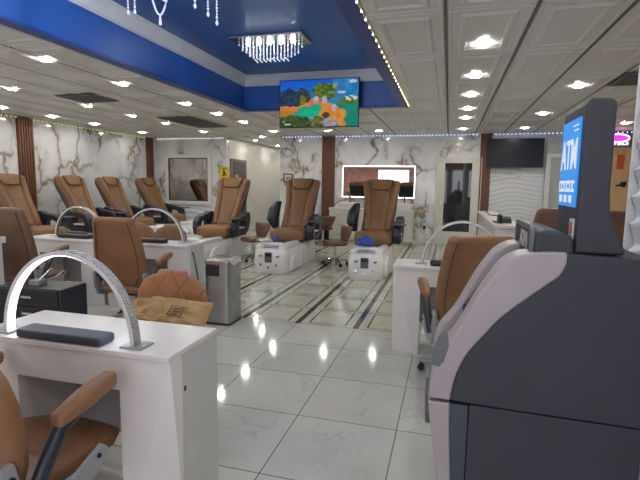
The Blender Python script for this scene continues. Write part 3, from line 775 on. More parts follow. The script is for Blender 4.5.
# ---- pedicure spas, local: faces -Y, origin below the seat front
def pedicure_spa(label, loc, rz, m='tan', raised=False):
    t = thing('pedicure_spa_chair', label, 'pedicure chair', loc, rz, 'tan pedicure spa chairs with white basins')
    # tub shell with a bowl
    b = NB(); cy = -.42
    def rr(w_, l_, r, z, yy=cy): return [(x, yy+y, z) for x, y in rrect(w_, l_, r, 6)]
    loft(b, [rr(.25, .55, .10, .0), rr(.262, .57, .10, .03), rr(.266, .575, .10, .26), rr(.258, .56, .10, .37), rr(.235, .53, .10, .395),
             rr(.215, .40, .12, .39, cy+.1), rr(.205, .36, .12, .24, cy+.1), rr(.16, .30, .12, .18, cy+.1)]); tub = obj('foot_basin', b, 'acrylic', t, smooth=True, loc=(.045, 0, 0))
    for s in (-1, 1):
        b = NB(); pts = [(-.42+.30*math.cos(a), .02+.30*math.sin(a)) for a in [PI*i/18 for i in range(19)]]
        x0, x1 = sorted((s*.25, s*.30)); prism(b, pts, 'x', x0, x1); obj('side_arch', b, 'acrylic', tub, bevel=.015)
    b = NB(); loft(b, [rr(.27, .36, .06, .0, .44), rr(.27, .36, .06, .40, .44), rr(.22, .30, .06, .44, .44)]); obj('pedestal', b, 'acrylic', t, smooth=True, loc=(.045, 0, 0))
    # rims beside the bowl + control panel + knobs
    for s in (-1, 1):
        b = NB(); pad(b, [((s*.19, -.88, .41), (1,0,0), (0,0,1), .06, .05), ((s*.19, -.6, .42), (1,0,0), (0,0,1), .065, .06), ((s*.2, -.2, .42), (1,0,0), (0,0,1), .055, .05)], .03, 3); obj('rim', b, 'acrylic', tub, smooth=True)
    b = NB(); box(b, -.06, .06, -1.004, -.975, .19, .35); cp = obj('control_panel', b, 'atmrec', tub, bevel=.006)
    b = NB(); box(b, -.05, .05, -1.02, -1.0, .29, .34); obj('spout', b, 'black', cp, bevel=.003)
    b = NB()
    b.free()
    for x, z in ((-.14, .29), (.15, .29)):
        b = NB(); tube(b, [(x, -.975, z), (x, -1.03, z), (x+.04, -1.03, z+.015)], .012, 8); obj('faucet_handle', b, 'vent', tub, smooth=True)
    for x, z in ((-.13, .15), (0, .11), (.13, .15)):
        b = NB(); cyl(b, (x, -.985, z), (0, -1, 0), .022, .018, 14); obj('water_jet', b, 'chrome', tub, smooth=True)
    b = NB(); pad(b, [((-.14, -.78, .46), (0,1,0), (0,0,1), .06, .03), ((.0, -.78, .475), (0,1,0), (0,0,1), .07, .03), ((.14, -.78, .46), (0,1,0), (0,0,1), .07, .03)], .03, 2.6); obj('foot_rest', b, 'acrylic', tub, smooth=True)
    # seat and back
    b = NB(); pad(b, [((0, -.02, .525), (1,0,0), (0,0,1), .315, .105), ((0, .1, .545), (1,0,0), (0,0,1), .33, .105), ((0, .35, .545), (1,0,0), (0,0,1), .33, .09), ((0, .6, .53), (1,0,0), (0,0,1), .33, .08)], .05, 4); seat = obj('seat', b, m, t, smooth=True)
    b = NB(); box(b, -.30, .30, .0, .66, .41, .47); obj('seat_pan', b, 'seam', seat)
    P0, P1 = Vector((0, .50, .60)), Vector((0, .97, 1.49)); dr = (P1-P0).normalized(); nv = Vector((0, -dr.z, dr.y))
    def bp(s, off=0.0, x=0.0): return P0 + (P1-P0)*s + nv*off + Vector((x, 0, 0))
    b = NB(); pad(b, [(bp(s), (1,0,0), nv, a, .075) for s, a in ((0, .29), (.2, .275), (.45, .275), (.7, .305), (.9, .34), (.97, .345))], .05, 4.5); bk = obj('backrest', b, m, t, smooth=True)
    b = NB(); pad(b, [(bp(s, .05), (1,0,0), nv, a, .045) for s, a in ((.04, .13), (.3, .15), (.55, .16), (.76, .175))], .03, 3); obj('lumbar_cushion', b, m, bk, smooth=True)
    for s_ in (-1, 1):
        b = NB(); pad(b, [(bp(s, .055, s_*x), (1,0,0), nv, .055, .05) for s, x in ((.03, .19), (.3, .205), (.55, .215), (.8, .255), (.95, .275))], .03, 2.6); obj('side_bolster', b, m, bk, smooth=True)
    b = NB(); pad(b, [(bp(s, .07), (1,0,0), nv, a, .045) for s, a in ((.80, .155), (.88, .19), (.99, .215))], .02, 4); hr = obj('headrest_pillow', b, m, bk, smooth=True)
    b = NB(); tube(b, [bp(1.0, .10, -.225), bp(.88, .108, -.195), bp(.80, .110, -.155), bp(.785, .112, 0), bp(.80, .110, .155), bp(.88, .108, .195), bp(1.0, .10, .225)], .008, 6)
    for s_ in (-1, 1): tube(b, [bp(s, .075, s_*x) for s, x in ((.03, .145), (.3, .165), (.55, .188), (.76, .205))], .007, 6)
    obj('seam_piping', b, 'seam', bk, smooth=True)
    # rear shell
    b = NB(); pad(b, [(bp(s, -.075), (1,0,0), nv, a, .05) for s, a in ((.0, .27), (.5, .30), (.92, .32))], .05, 3); obj('rear_shell', b, 'navy', bk, smooth=True)
    # arms
    for s_ in (-1, 1):
        b = NB()
        if raised and s_ < 0:
            pad(b, [((-.42, .52, .62), (1,0,0), (0,1,0), .06, .10), ((-.45, .48, .76), (1,0,0), (0,1,0), .10, .14), ((-.44, .54, .96), (1,0,0), (0,1,0), .10, .13), ((-.40, .62, 1.08), (1,0,0), (0,1,0), .06, .09)], .03, 2.8)
            obj('raised_arm_shell', b, 'navy', t, smooth=True); continue
        o_ = [(.10, .44), (.06, .58), (.08, .70), (.16, .79), (.30, .82), (.46, .84), (.58, .88), (.68, .88), (.72, .8), (.70, .66), (.62, .52), (.5, .44)]
        i_ = [(.22, .54), (.20, .59), (.21, .65), (.25, .695), (.32, .715), (.38, .72), (.42, .715), (.45, .69), (.46, .66), (.46, .61), (.43, .57), (.36, .54)]
        x0, x1 = sorted((s_*.325, s_*.465)); ringprism(b, o_, i_, 'x', x0, x1); ar = obj('arm_shell', b, 'navy', t, bevel=.03, seg=3)
        b = NB(); box(b, x0+.01, x1-.01, .2, .5, .57, .6); obj('cup_holder', b, 'whitep', ar, bevel=.006)
    b = NB(); cyl(b, (.44, .06, .77), (0, 0, 1), .12, .018, 20); tube(b, [(.41, .14, .66), (.43, .08, .77)], .012, 6); obj('manicure_tray', b, 'vent', t, smooth=True)
    return t
spa = pedicure_spa('tan pedicure chair in the back row, beside the corridor door', (-4.23, 7.75, 0), 0)
spa2 = pedicure_spa('tan pedicure chair left of the wooden pilaster, blue cloth on its basin', (-2.755, 7.75, 0), 0, raised=True)
dup(spa2, (-1.215, 7.75, 0), 0, 'tan pedicure chair in front of the lit vanity mirror')
for y, lb in ((6.45, 'tan pedicure chair at the left edge, in front of a wooden pilaster'), (7.88, 'tan pedicure chair by the left wall, second from the left edge'),
              (9.0, 'tan pedicure chair by the left wall, third from the left edge'), (10.38, 'tan pedicure chair in the far left corner beside the framed mirror')):
    dup(spa, (-6.63, y, 0), PI/2, lb)

# blue liners / towel on basins
def crumple(name, label, cat, m, loc, sx, sy, sz, seed):
    b = NB(); bmesh.ops.create_icosphere(b, subdivisions=3, radius=1)
    for v in b.verts:
        k = 1+.35*noise.noise(v.co*2.3+Vector((seed, 0, 0)))
        v.co = Vector((v.co.x*sx*k, v.co.y*sy*k, max(v.co.z*k, -.6)*sz+.6*sz))
    o = obj(name, b, m, None, smooth=True); o.location = loc
    return tag(o, label, cat)
crumple('plastic_liner', 'crumpled blue plastic liner on the basin in front of the vanity', 'liner', 'bluebag', (-1.20, 6.97, .51), .14, .10, .085, 2)
crumple('rolled_cloth', 'small blue cloth on the basin left of the pilaster', 'cloth', 'bluebag', (-2.66, 6.95, .51), .05, .07, .055, 5)
crumple('white_towel', 'white towel lying on the basin beside the small blue cloth', 'towel', 'whitep', (-2.86, 6.96, .50), .13, .06, .03, 8)

# ---- pedicure stools, back toward local -Y
def stool(label, loc, rz):
    t = thing('pedicure_stool', label, 'stool', loc, rz, 'low brown rolling stools')
    b = NB(); pad(b, [((0, -.15, .40), (1,0,0), (0,0,1), .185, .045), ((0, .0, .40), (1,0,0), (0,0,1), .21, .05), ((0, .15, .40), (1,0,0), (0,0,1), .185, .045)], .03, 2.8); obj('seat', b, 'brown', t, smooth=True)
    b = NB(); pad(b, [((0, -.19, .47), (1,0,0), (0,1,0), .15, .03), ((0, -.215, .58), (1,0,0), (0,1,0), .20, .035), ((0, -.23, .67), (1,0,0), (0,1,0), .225, .03)], .03, 2.8); obj('backrest', b, 'brown', t, smooth=True)
    b = NB(); tube(b, [(0, -.1, .36), (0, -.2, .38), (0, -.235, .5)], .012, 6); obj('back_bracket', b, 'black', t)
    star_base(t, .42, r=.23, m='chrome', cm='chrome', a0=.7)
    return t
st = stool('brown rolling stool right of the pilaster, beside the vanity chair', (-1.92, 7.95, 0), PI/2+.65)
dup(st, (-3.47, 7.9, 0), PI/2+1.05, 'brown rolling stool between the two left back-row pedicure chairs')
dup(st, (-2.86, 10.62, 0), PI/2-.9, 'brown rolling stool standing behind, in front of the wooden pilaster')
# black tub
t = thing('black_bucket', 'glossy black bucket on the floor against the wooden pilaster', 'bucket', (-3.22, 11.25, 0))
b = NB(); loft(b, [ring((0, 0, z), (1,0,0), (0,1,0), r, r, 2.6, 24) for z, r in ((0, .22), (.02, .25), (.48, .29), (.5, .295), (.48, .275), (.04, .22))]); obj('bucket_body', b, 'black', t, smooth=True)
b = NB(); tube(b, [(.29*math.cos(a), 0, .48+.16*math.sin(a)) for a in [PI*i/14 for i in range(15)]], .008, 6); obj('wire_handle', b, 'chrome', t, smooth=True)

# ---- vanity with two vessel sinks
t = thing('vanity_cabinet', 'white vanity cabinet with drawers under the lit mirror', 'cabinet', (-1.82, 11.68, 0))
b = NB(); box(b, -1.02, 1.02, -.56, 0, .08, .83); box(b, -.98, .98, -.5, 0, 0, .08); obj('body', b, 'doorwhite', t, bevel=.003)
b = NB(); box(b, -1.04, 1.04, -.58, 0, .83, .865); obj('countertop', b, 'white', t, bevel=.004)
for i in range(4):
    x0 = -1.01+i*.505; x1 = x0+.495
    if i in (0, 3):
        for z0, z1 in ((.60, .81), (.34, .59), (.1, .33)):
            b = NB(); box(b, x0, x1, -.578, -.56, z0, z1); dr_ = obj('drawer', b, 'doorwhite', t, bevel=.004)
            b = NB(); box(b, (x0+x1)/2-.07, (x0+x1)/2+.07, -.60, -.59, (z0+z1)/2-.006, (z0+z1)/2+.006); box(b, (x0+x1)/2-.06, (x0+x1)/2-.05, -.592, -.577, (z0+z1)/2-.005, (z0+z1)/2+.005); box(b, (x0+x1)/2+.05, (x0+x1)/2+.06, -.592, -.577, (z0+z1)/2-.005, (z0+z1)/2+.005); obj('drawer_pull', b, 'silver', dr_)
    else:
        b = NB(); box(b, x0, x1, -.578, -.56, .1, .81); dr_ = obj('door', b, 'doorwhite', t, bevel=.004)
        b = NB(); xx = x1-.05 if i == 1 else x0+.05; box(b, xx-.006, xx+.006, -.60, -.577, .40, .56); obj('door_pull', b, 'silver', dr_)
def sink(label, x):
    o = thing('vessel_sink', label, 'sink', (x, 11.38, .865), 0, 'white vessel sinks on the vanity')
    b = NB(); loft(b, [[(q, p, z) for q, p in rrect(w_, w_*.75, .04)] for z, w_ in ((0, .2), (.12, .245), (.125, .24), (.12, .225), (.03, .17))]); obj('bowl', b, 'white', o, smooth=True)
    b = NB(); tube(b, [(0, .22, 0), (0, .22, .27), (0, .20, .30), (0, .1, .29), (0, .09, .26)], .013, 8); obj('faucet', b, 'black', o, smooth=True)
sink('white vessel sink at the left end of the vanity', -2.42); sink('white vessel sink at the right end of the vanity', -1.05)
# LED mirror
t = thing('led_mirror', 'wide rectangular wall mirror with a glowing white border', 'mirror', (-1.73, YB-.005, 1.52))
b = NB(); box(b, -.92, .92, -.035, 0, -.40, .40); obj('backing', b, 'silver', t)
b = NB(); box(b, -.892, .892, -.04, -.036, -.372, .372); obj('mirror_glass', b, 'mirror', t)
b = NB(); ringprism(b, [(-.92, -.40), (.92, -.40), (.92, .40), (-.92, .40)], [(-.892, -.372), (.892, -.372), (.892, .372), (-.892, .372)], 'y', -.044, -.036); obj('led_border', b, 'mirrorled', t)
# framed mirror at the left
t = thing('framed_mirror', 'square wall mirror in a wide white frame by the corridor', 'mirror', (-7.10, YB-.005, 1.52))
b = NB(); ringprism(b, [(-.72, -.70), (.72, -.70), (.72, .70), (-.72, .70)], [(-.62, -.60), (.62, -.60), (.62, .60), (-.62, .60)], 'y', -.06, 0); obj('frame', b, 'white', t, bevel=.008)
b = NB(); ringprism(b, [(-.62, -.60), (.62, -.60), (.62, .60), (-.62, .60)], [(-.595, -.575), (.595, -.575), (.595, .575), (-.595, .575)], 'y', -.05, -.02); obj('inner_lip', b, 'seam', t)
b = NB(); box(b, -.595, .595, -.03, -.022, -.575, .575); obj('mirror_glass', b, 'mirror2', t)

# yellow caution sign on the wall
t = thing('caution_sign', 'yellow caution sign with black figure on the marble wall', 'sign', (-6.0, YB-.004, 1.68))
b = NB(); box(b, -.135, .135, -.008, 0, -.2, .2); obj('panel', b, 'yellow', t)
b = NB()
cyl(b, (.0, -.009, .105), (0, -1, 0), .026, .004, 12)
prism(b, [(-.03, .07), (.03, .075), (.05, -.01), (.085, -.06), (.06, -.07), (.02, -.02), (-.02, -.06), (-.07, -.065), (-.07, -.045), (-.02, -.01)], 'y', -.013, -.009)
box(b, -.1, .1, -.012, -.009, .15, .17); box(b, -.09, .09, -.012, -.009, -.12, -.10); box(b, -.07, .07, -.012, -.009, -.155, -.14)
obj('pictogram', b, 'black', t)
# small framed picture
t = thing('picture_frame', 'small brown framed notice on the marble above a pedicure chair', 'picture', (-4.13, YB-.004, 1.60))
b = NB(); ringprism(b, [(-.13, -.11), (.13, -.11), (.13, .11), (-.13, .11)], [(-.095, -.075), (.095, -.075), (.095, .075), (-.095, .075)], 'y', -.02, 0); obj('frame', b, 'wood', t)
b = NB(); box(b, -.095, .095, -.01, -.006, -.075, .075); obj('print', b, 'whitep', t)
b = NB(); box(b, -.05, -.01, -.013, -.01, -.05, .02); box(b, .015, .05, -.013, -.01, -.04, .035); obj('printed_marks', b, 'seam', t)
b = NB(); box(b, -.06, .06, -.02, 0, -.11, .11); o = obj('wall_outlet', b, 'whitep', bevel=.004); o.location = (-.55, YB-.001, .42)
tag(o, 'small white wall box on the marble left of the glazed door', 'outlet')
b = NB(); box(b, -.035, .035, -.024, -.02, -.05, .03); obj('dark_socket', b, 'black', o)

# security camera
t = thing('security_camera', 'white bullet security camera high on the left marble wall', 'camera', (XL+.004, 10.0, 2.52))
b = NB(); cyl(b, (0, 0, 0), (1, 0, 0), .05, .02, 16); tube(b, [(.02, 0, 0), (.1, .0, .02), (.16, .02, .04)], .015, 8); obj('mount', b, 'whitep', t, smooth=True)
b = NB(); cyl(b, (.09, -.06, .04), (.8, .6, 0), .042, .2, 16); obj('camera_body', b, 'whitep', t, smooth=True)
b = NB(); cyl(b, (.25, .06, .04), (.8, .6, 0), .038, .01, 16); obj('lens', b, 'black', t, smooth=True)

# ---- televisions
def tv_picture(u, v):
    """aerial coast scene shown on the screen; u right, v up (0..1)"""
    v = 1-v
    n = noise.noise((u*6, v*5, 2)); n2 = noise.noise((u*22, v*16, 4)); n3 = noise.noise((u*11, v*8, 7))
    def L(*c): return tuple(hexc(*[min(255, max(0, q)) for q in c])[:3])
    def mixc(a, b, t): return tuple(p+(q-p)*t for p, q in zip(a, b))
    def blob(cx, cy, rx, ry, w=.25): return ((u-cx)/rx)**2 + ((v-cy)/ry)**2 < 1 + w*n3*2
    c = L(24+50*v, 96+90*v, 225+10*n)
    if u > .68: c = L(50+40*n, 140+40*n3, 205)
    if v > .5: c = L(30, 150, 190)
    if v > .52 and u > .70: c = L(16+20*n, 150+25*n3, 126)
    if blob(.10, .42, .17, .26): c = L(44+30*n2, 66+36*n2, 96+30*n)
    if blob(.30, .42, .11, .26): c = L(58+40*n2, 74+40*n2, 72)
    if blob(.30, .45, .045, .12): c = L(128+40*n2, 116+30*n2, 62)
    pts = [(0, .60), (.15, .63), (.33, .60), (.44, .44), (.56, .50), (.68, .60), (.76, .78), (.82, .95)]
    d = 9
    for (x0, y0), (x1, y1) in zip(pts, pts[1:]):
        t = max(0, min(1, ((u-x0)*(x1-x0)+(v-y0)*(y1-y0))/((x1-x0)**2+(y1-y0)**2)))
        d = min(d, math.hypot((u-x0-t*(x1-x0)), (v-y0-t*(y1-y0))*.7))
    if blob(.60, .74, .24, .22): c = L(236, 146+30*n, 52)
    if blob(.76, .80, .07, .12): c = L(206, 196, 60)
    if d < .042+.02*n3: c = L(238+20*n2, 140+34*n3, 62)
    if blob(.36, .70, .15, .13, .2) or blob(.48, .60, .07, .09, .2): c = L(26, 184+24*n, 152)
    if blob(.06, .72, .14, .08): c = L(190, 140, 56)
    if blob(.18, .92, .25, .17): c = L(66+56*n2, 92+56*n2, 44)
    if blob(.50, .92, .10, .14): c = L(112+90*n2, 116+70*n2, 52)
    if blob(.65, .92, .09, .12): c = L(176+70*n2, 158+60*n2, 172)
    if blob(.60, .76, .05, .06): c = L(50, 80, 58)
    if blob(.57, .27, .15, .21): c = L(92+66*n2, 122+62*n2, 50)
    for x, y, r in ((.47, .42, .035), (.58, .43, .04), (.70, .60, .035)):
        if blob(x, y, r, r*2): c = L(196+40*n2, 184+40*n2, 204)
    if blob(.88, .47, .13, .07): c = L(98+40*n2, 126+40*n2, 46)
    if blob(.90, .41, .085, .055): c = L(226, 232, 226) if n2 > -.12 else L(90, 120, 70)
    if blob(.79, .28, .05, .03): c = L(214, 214, 190)
    if blob(.71, .14, .03, .05): c = L(150, 180, 110)
    if blob(.94, .06, .05, .04): c = L(190, 220, 240)
    return c
k = NT('tv_picture'); at = k.n('ShaderNodeVertexColor'); at.layer_name = 'picture'
k.t.links.new(at.outputs[0], k.b.inputs['Emission Color']); k.b.inputs['Emission Strength'].default_value = .68; k.base((.01, .01, .01, 1)); MT['tvpic'] = k.set(.5, 0, .1)
def tv(label, cx, y, cz, w_, h_, tilt, on, group='flat wall televisions'):
    t = thing('television', label, 'television', (cx, y, cz)); t.rotation_euler = (tilt, 0, 0)
    b = NB(); box(b, -w_/2, w_/2, -.02, .03, -h_/2, h_/2); obj('casing', b, 'black', t, bevel=.005)
    b = NB(); e = .014; nx, ny = (110, 62) if on else (1, 1)
    vs = [[b.verts.new((-w_/2+e+(w_-2*e)*i/nx, -.0215, -h_/2+e+(h_-2*e)*j/ny)) for i in range(nx+1)] for j in range(ny+1)]
    for j in range(ny):
        for i in range(nx): b.faces.new((vs[j][i], vs[j][i+1], vs[j+1][i+1], vs[j+1][i]))
    if on:
        cl = b.loops.layers.float_color.new('picture'); b.faces.ensure_lookup_table()
        for q, fc in enumerate(b.faces):
            c = tv_picture((q % nx+.5)/nx, (q//nx+.5)/ny)
            for lp in fc.loops: lp[cl] = c+(1,)
    obj('screen', b, 'tvpic' if on else 'tvoff', t)
    b = NB(); box(b, -.2, .2, .03, .10, -.15, .15); obj('wall_bracket', b, 'black', t)
    return t
tvt = tv('television hung in the blue recess showing a bright coast', -2.10, 7.40, 2.735, 1.335, .765, 0.0, True)
b = NB(); box(b, -.6, -.59, -.023, -.0215, -.3, -.27); box(b, -.57, -.47, -.023, -.0215, -.335, -.32); obj('screen_caption', b, 'scrwhite', tvt)
tv('switched off television on the white wave wall', 1.425, YB-.13, 2.215, 1.21, .66, 0.0, False)
# gold lettering below the right television
t = thing('wall_lettering', 'faint gold lettering on the wave wall under the dark television', 'lettering', (.98, YB-.034, 1.80))
rows_ = [(.16, .28, .62), (.08, .0, .30), (.02, .05, .62), (-.06, .0, .62), (-.14, .0, .62), (-.22, .0, .30)]
b = NB()
for z, x0, x1 in rows_:
    x = x0
    while x < x1:
        w_ = random.choice((.02, .03, .035)); h_ = .045
        if random.random() < .82:
            box(b, x, x+.007, -.006, 0, z, z+h_)
            if random.random() < .7: box(b, x, x+w_, -.006, 0, z+random.choice((0, h_/2, h_-.007)), z+random.choice((.007, h_/2+.007, h_)) if False else z+h_*.5)
        x += w_+.018
obj('letter_strokes', b, 'gold', t)

# neon sign
t = thing('neon_sign', 'pink oval neon sign with a white caption on the dark header', 'sign', (3.48, YB-.075, 2.50))
b = NB(); tube(b, [(.24*math.cos(a), 0, .03+.085*math.sin(a)) for a in [2*PI*i/32 for i in range(33)]], .016, 8, caps=False); obj('oval_tube', b, 'neonwhite', t, smooth=True)
b = NB(); prism(b, [(.215*math.cos(a), .03+.065*math.sin(a)) for a in [2*PI*i/32 for i in range(32)]], 'y', -.006, .004); obj('pink_field', b, 'neonpink', t)
b = NB()
for i in range(8):
    x = -.2+i*.054; box(b, x, x+.012, -.012, 0, -.12, -.055); box(b, x, x+.04, -.012, 0, -.07 if i % 2 else -.12, -.055 if i % 2 else -.105)
    if i % 3: box(b, x+.03, x+.042, -.012, 0, -.12, -.055)
obj('caption_letters', b, 'neonwhite', t)
b = NB(); box(b, -.26, .26, .004, .012, -.14, .13); obj('backing', b, 'greyhead', t)
b = NB(); box(b, -.07, .07, -.006, 0, -.16, .16); o = obj('poster', b, 'red'); o.location = (3.60, YB-.032, 2.02); tag(o, 'small red poster on the tan wall under the neon sign', 'poster')
t = thing('wall_hook', 'black wall hook on the tan wall at the far right', 'hook', (3.68, YB-.03, 1.53))
b = NB(); cyl(b, (0, 0, 0), (0, -1, 0), .06, .03, 16); obj('rosette', b, 'black', t)
b = NB(); tube(b, [(0, -.03, 0), (-.06, -.07, -.01), (-.16, -.07, -.03)], .016, 8); tube(b, [(0, -.03, .02), (.05, -.07, .06)], .016, 8); obj('hook_arm', b, 'black', t, smooth=True)

# ---- reception counter + device
t = thing('reception_counter', 'white reception counter under the dark television', 'counter', (.68, 7.35, 0))
b = NB(); box(b, -.14, .14, -1.62, 1.62, 0, .955); obj('body', b, 'white', t, bevel=.004)
b = NB(); box(b, -.16, .16, -1.66, 1.66, .955, .99); obj('countertop', b, 'white', t, bevel=.004)
t = thing('card_terminal', 'black desk phone on the white reception counter', 'phone', (.68, 6.15, .99))
b = NB(); prism(b, [(-.1, 0), (.1, 0), (.09, .075), (-.05, .05)], 'x', -.08, .08); obj('phone_base', b, 'black', t, bevel=.006)
b = NB(); pad(b, [((-.05, -.08, .075), (1,0,0), (0,0,1), .022, .02), ((-.05, .0, .085), (1,0,0), (0,0,1), .018, .015), ((-.05, .08, .09), (1,0,0), (0,0,1), .022, .02)], .015, 3); obj('handset', b, 'black', t, smooth=True)
b = NB(); tube(b, [(-.08, .02, .012), (-.12, .1, .012), (-.135, .0, .008), (-.11, -.12, .008), (-.05, -.25, .008)], .006, 6); obj('phone_cord', b, 'black', t, smooth=True)
b = NB(); tube(b, [(-.13, 0, .04), (-.10, -.05, .05), (-.04, -.25, .008), (-.06, -.5, .008), (.06, -.75, .008)], .008, 6); o = obj('loose_cable', b, 'black', smooth=True); o.location = (.68, 8.2, .991); tag(o, 'loose black cable lying on the far end of the reception counter', 'cable')

# cable on trash can table end panel
b = NB(); tube(b, [(.008, 0, .68), (.012, .02, .63), (.008, .06, .52), (.008, .10, .38), (.008, .13, .2), (.03, .14, .012), (.06, .10, .008)], .006, 6); o = obj('power_cord', b, 'black', smooth=True); o.location = (-2.66, 4.42, 0)
tag(o, 'black power cord hanging down the end panel beside the trash can', 'cord')
# plum cushion
b = NB(); pad(b, [((-.09, 0, .03), (0,1,0), (0,0,1), .05, .03), ((.09, 0, .03), (0,1,0), (0,0,1), .06, .03)], .02, 2.8); o = obj('small_cushion', b, 'purple', smooth=True); o.location = (-4.36, 4.62, .76)
tag(o, 'small dark plum cushion behind the hand rest on the second table', 'cushion')

# ---- black tool trolley
t = thing('tool_trolley', 'black tool trolley with drawers behind the bright arch lamp', 'trolley', (-3.42, 3.2, 0), math.radians(4))
b = NB(); box(b, -.32, .32, -.16, .16, .07, .52); obj('body', b, 'navy', t, bevel=.008)
for i in range(3):
    b = NB(); box(b, -.30, .30, -.172, -.16, .09+.143*i, .22+.143*i); q = obj('drawer', b, 'black', t, bevel=.004)
    b = NB(); box(b, -.05 if i else -.2, .05 if i else -.1, -.182, -.172, .15+.143*i, .17+.143*i); obj('drawer_pull', b, 'chrome', q)
for sx in (-1, 1):
    for sy in (-1, 1):
        b = NB(); cyl(b, (sx*.27-.015, sy*.12, .035), (1, 0, 0), .035, .03, 14); cyl(b, (sx*.27, sy*.12, .05), (0, 0, 1), .01, .03, 8); obj('caster', b, 'black', t, smooth=True)
t = thing('nail_drill', 'small silver nail drill on the black tool trolley', 'tool', (-3.42, 3.18, .52))
b = NB(); tube(b, [(-.02, -.02, .02), (.02, .02, .07), (.08, .05, .14)], .014, 8); obj('handpiece', b, 'chrome', t, smooth=True)
b = NB(); box(b, -.07, .03, -.05, .05, 0, .045); obj('drill_base', b, 'silver', t, bevel=.006)

# ================================================================== CASH MACHINE
AY0, AY1 = 1.47, 1.84
AX = 0.0
atm = thing('cash_machine', 'dark grey cash machine with silver curved trims and lit topper, far right', 'cash machine', (.27, (AY0+AY1)/2, 0))
ox, oy = .27, (AY0+AY1)/2; a0, a1 = AY0-oy, AY1-oy
def S(p): return (p[0]-ox, p[1])
outer = [(.012, .0), (.010, .35), (.0, .50), (-.016, .605), (-.028, .68), (-.035, .745), (-.032, .80), (-.025, .86), (-.004, .91), (.03, .955), (.061, 1.01), (.105, 1.10), (.14, 1.16), (.169, 1.20), (.2, 1.222), (.231, 1.233), (.285, 1.240), (.340, 1.241)]
inner = [(.070, .0), (.055, .35), (.045, .50), (.037, .62), (.034, .70), (.034, .738), (.038, .782), (.045, .82), (.055, .853), (.075, .90), (.098, .935), (.128, .975), (.162, 1.021), (.205, 1.065), (.25, 1.105), (.295, 1.145), (.325, 1.172), (.340, 1.207)]
def smooth_line(pts, k=4):
    out = []
    for i in range(len(pts)-1):
        q0, q1, q2, q3 = (Vector(pts[max(0, min(len(pts)-1, i+d))]) for d in (-1, 0, 1, 2))
        for j in range(k):
            t = j/k
            out.append(tuple(.5*((2*q1)+(q2-q0)*t+(2*q0-5*q1+4*q2-q3)*t*t+(3*q1-q0-3*q2+q3)*t*t*t)))
    return out + [tuple(pts[-1])]
fas_src = outer[8:]
outer, inner = smooth_line(outer), smooth_line(inner)
# split trims at z=.743 (upper/lower)
def trim_part(z_lo, z_hi, name, m, ya, yb, parent):
    o_ = [p for p in outer if z_lo <= p[1] <= z_hi]; i_ = [p for p in inner if z_lo <= p[1] <= z_hi]
    b = NB(); prism(b, [S(p) for p in o_ + i_[::-1]], 'y', ya, yb)
    return obj(name, b, m, parent, bevel=.006, seg=3)
for ya, yb in ((a0-.006, a0+.11), (a1-.11, a1+.006)):
    b = NB(); up_o = [(-.035, .747)] + [p for p in outer if p[1] > .75]; up_i = [(.0345, .747)] + [p for p in inner if p[1] > .75]
    prism(b, [S(p) for p in up_o + up_i[::-1]], 'y', ya, yb); obj('curved_trim', b, 'atmsilver', atm, bevel=.008, seg=3)
    b = NB(); lo_o = [p for p in outer if p[1] < .74] + [(-.034, .738)]; lo_i = [p for p in inner if p[1] < .74]
    prism(b, [S(p) for p in lo_o + lo_i[::-1]], 'y', ya, yb); obj('lower_trim', b, 'atmsilver', atm, bevel=.006, seg=3)
# side body upper (follows inner curve), lower cabinet
XB = .572
b = NB(); prism(b, [S(p) for p in [(.0345, .747)] + [p for p in inner if p[1] > .75] + [(.340, 1.236), (XB, 1.228), (XB+.004, .735), (.100, .743)]], 'y', a0, a1); obj('upper_cabinet', b, 'atmdark', atm, bevel=.004)
b = NB(); prism(b, [S(p) for p in [(.092, .0), (XB+.006, .0), (XB+.004, .731), (.092, .739)]], 'y', a0, a1); obj('lower_cabinet', b, 'atmdark', atm, bevel=.004)
b = NB(); prism(b, [S(p) for p in [(.062, .0), (.089, .0), (.089, .735), (.034, .735), (.034, .70), (.045, .5)]], 'y', a0+.001, a1-.001); obj('corner_strip', b, 'atmlow', atm)
# recessed fascia between the trims
fas = [(x+.05, z-.032) for x, z in fas_src]
b = NB(); prism(b, [S(p) for p in [(.02, .75), (.02, .85)] + fas + [(.34, 1.15), (.15, .95), (.06, .80), (.05, .75)]], 'y', a0+.12, a1-.12); fa = obj('fascia', b, 'atmrec', atm)
b = NB(); prism(b, [S(p) for p in [(.02, .86), (.02, .90), (.05, .945), (.08, .93), (.05, .87)]], 'y', a0+.13, a1-.13); obj('keypad_shelf', b, 'atmdark', fa)
b = NB(); m_ = Matrix.Translation(Vector((.118-ox, 0, 1.075))) @ Matrix.Rotation(math.radians(-58), 4, 'Y'); box(b, -.09, .09, -.05, .05, .0, .006, m_); obj('transaction_screen', b, 'dglass', fa)
b = NB(); prism(b, [S(p) for p in [(-.045, .62), (-.05, .76), (-.0, .76), (.03, .62)]], 'y', -.05, .05); obj('cash_tray', b, 'atmrec', fa, bevel=.006)
# receipt tray, then a flat plate painting in the shaded recess between trims
b = NB(); prism(b, [S(p) for p in [(-.05, .50), (-.056, .63), (-.03, .66), (.0, .62), (.0, .50)]], 'y', a1-.07, a1-.02); obj('receipt_tray', b, 'atmrec', fa, bevel=.008)
b = NB(); prism(b, [S(p) for p in [(-.030, .862), (-.0285, .905), (-.012, .955), (.004, .972), (.018, .965), (.022, .925), (.008, .875), (-.006, .856)]], 'y', a0-.0075, a0-.004); obj('recess_shade_plate', b, 'atmrec', atm)
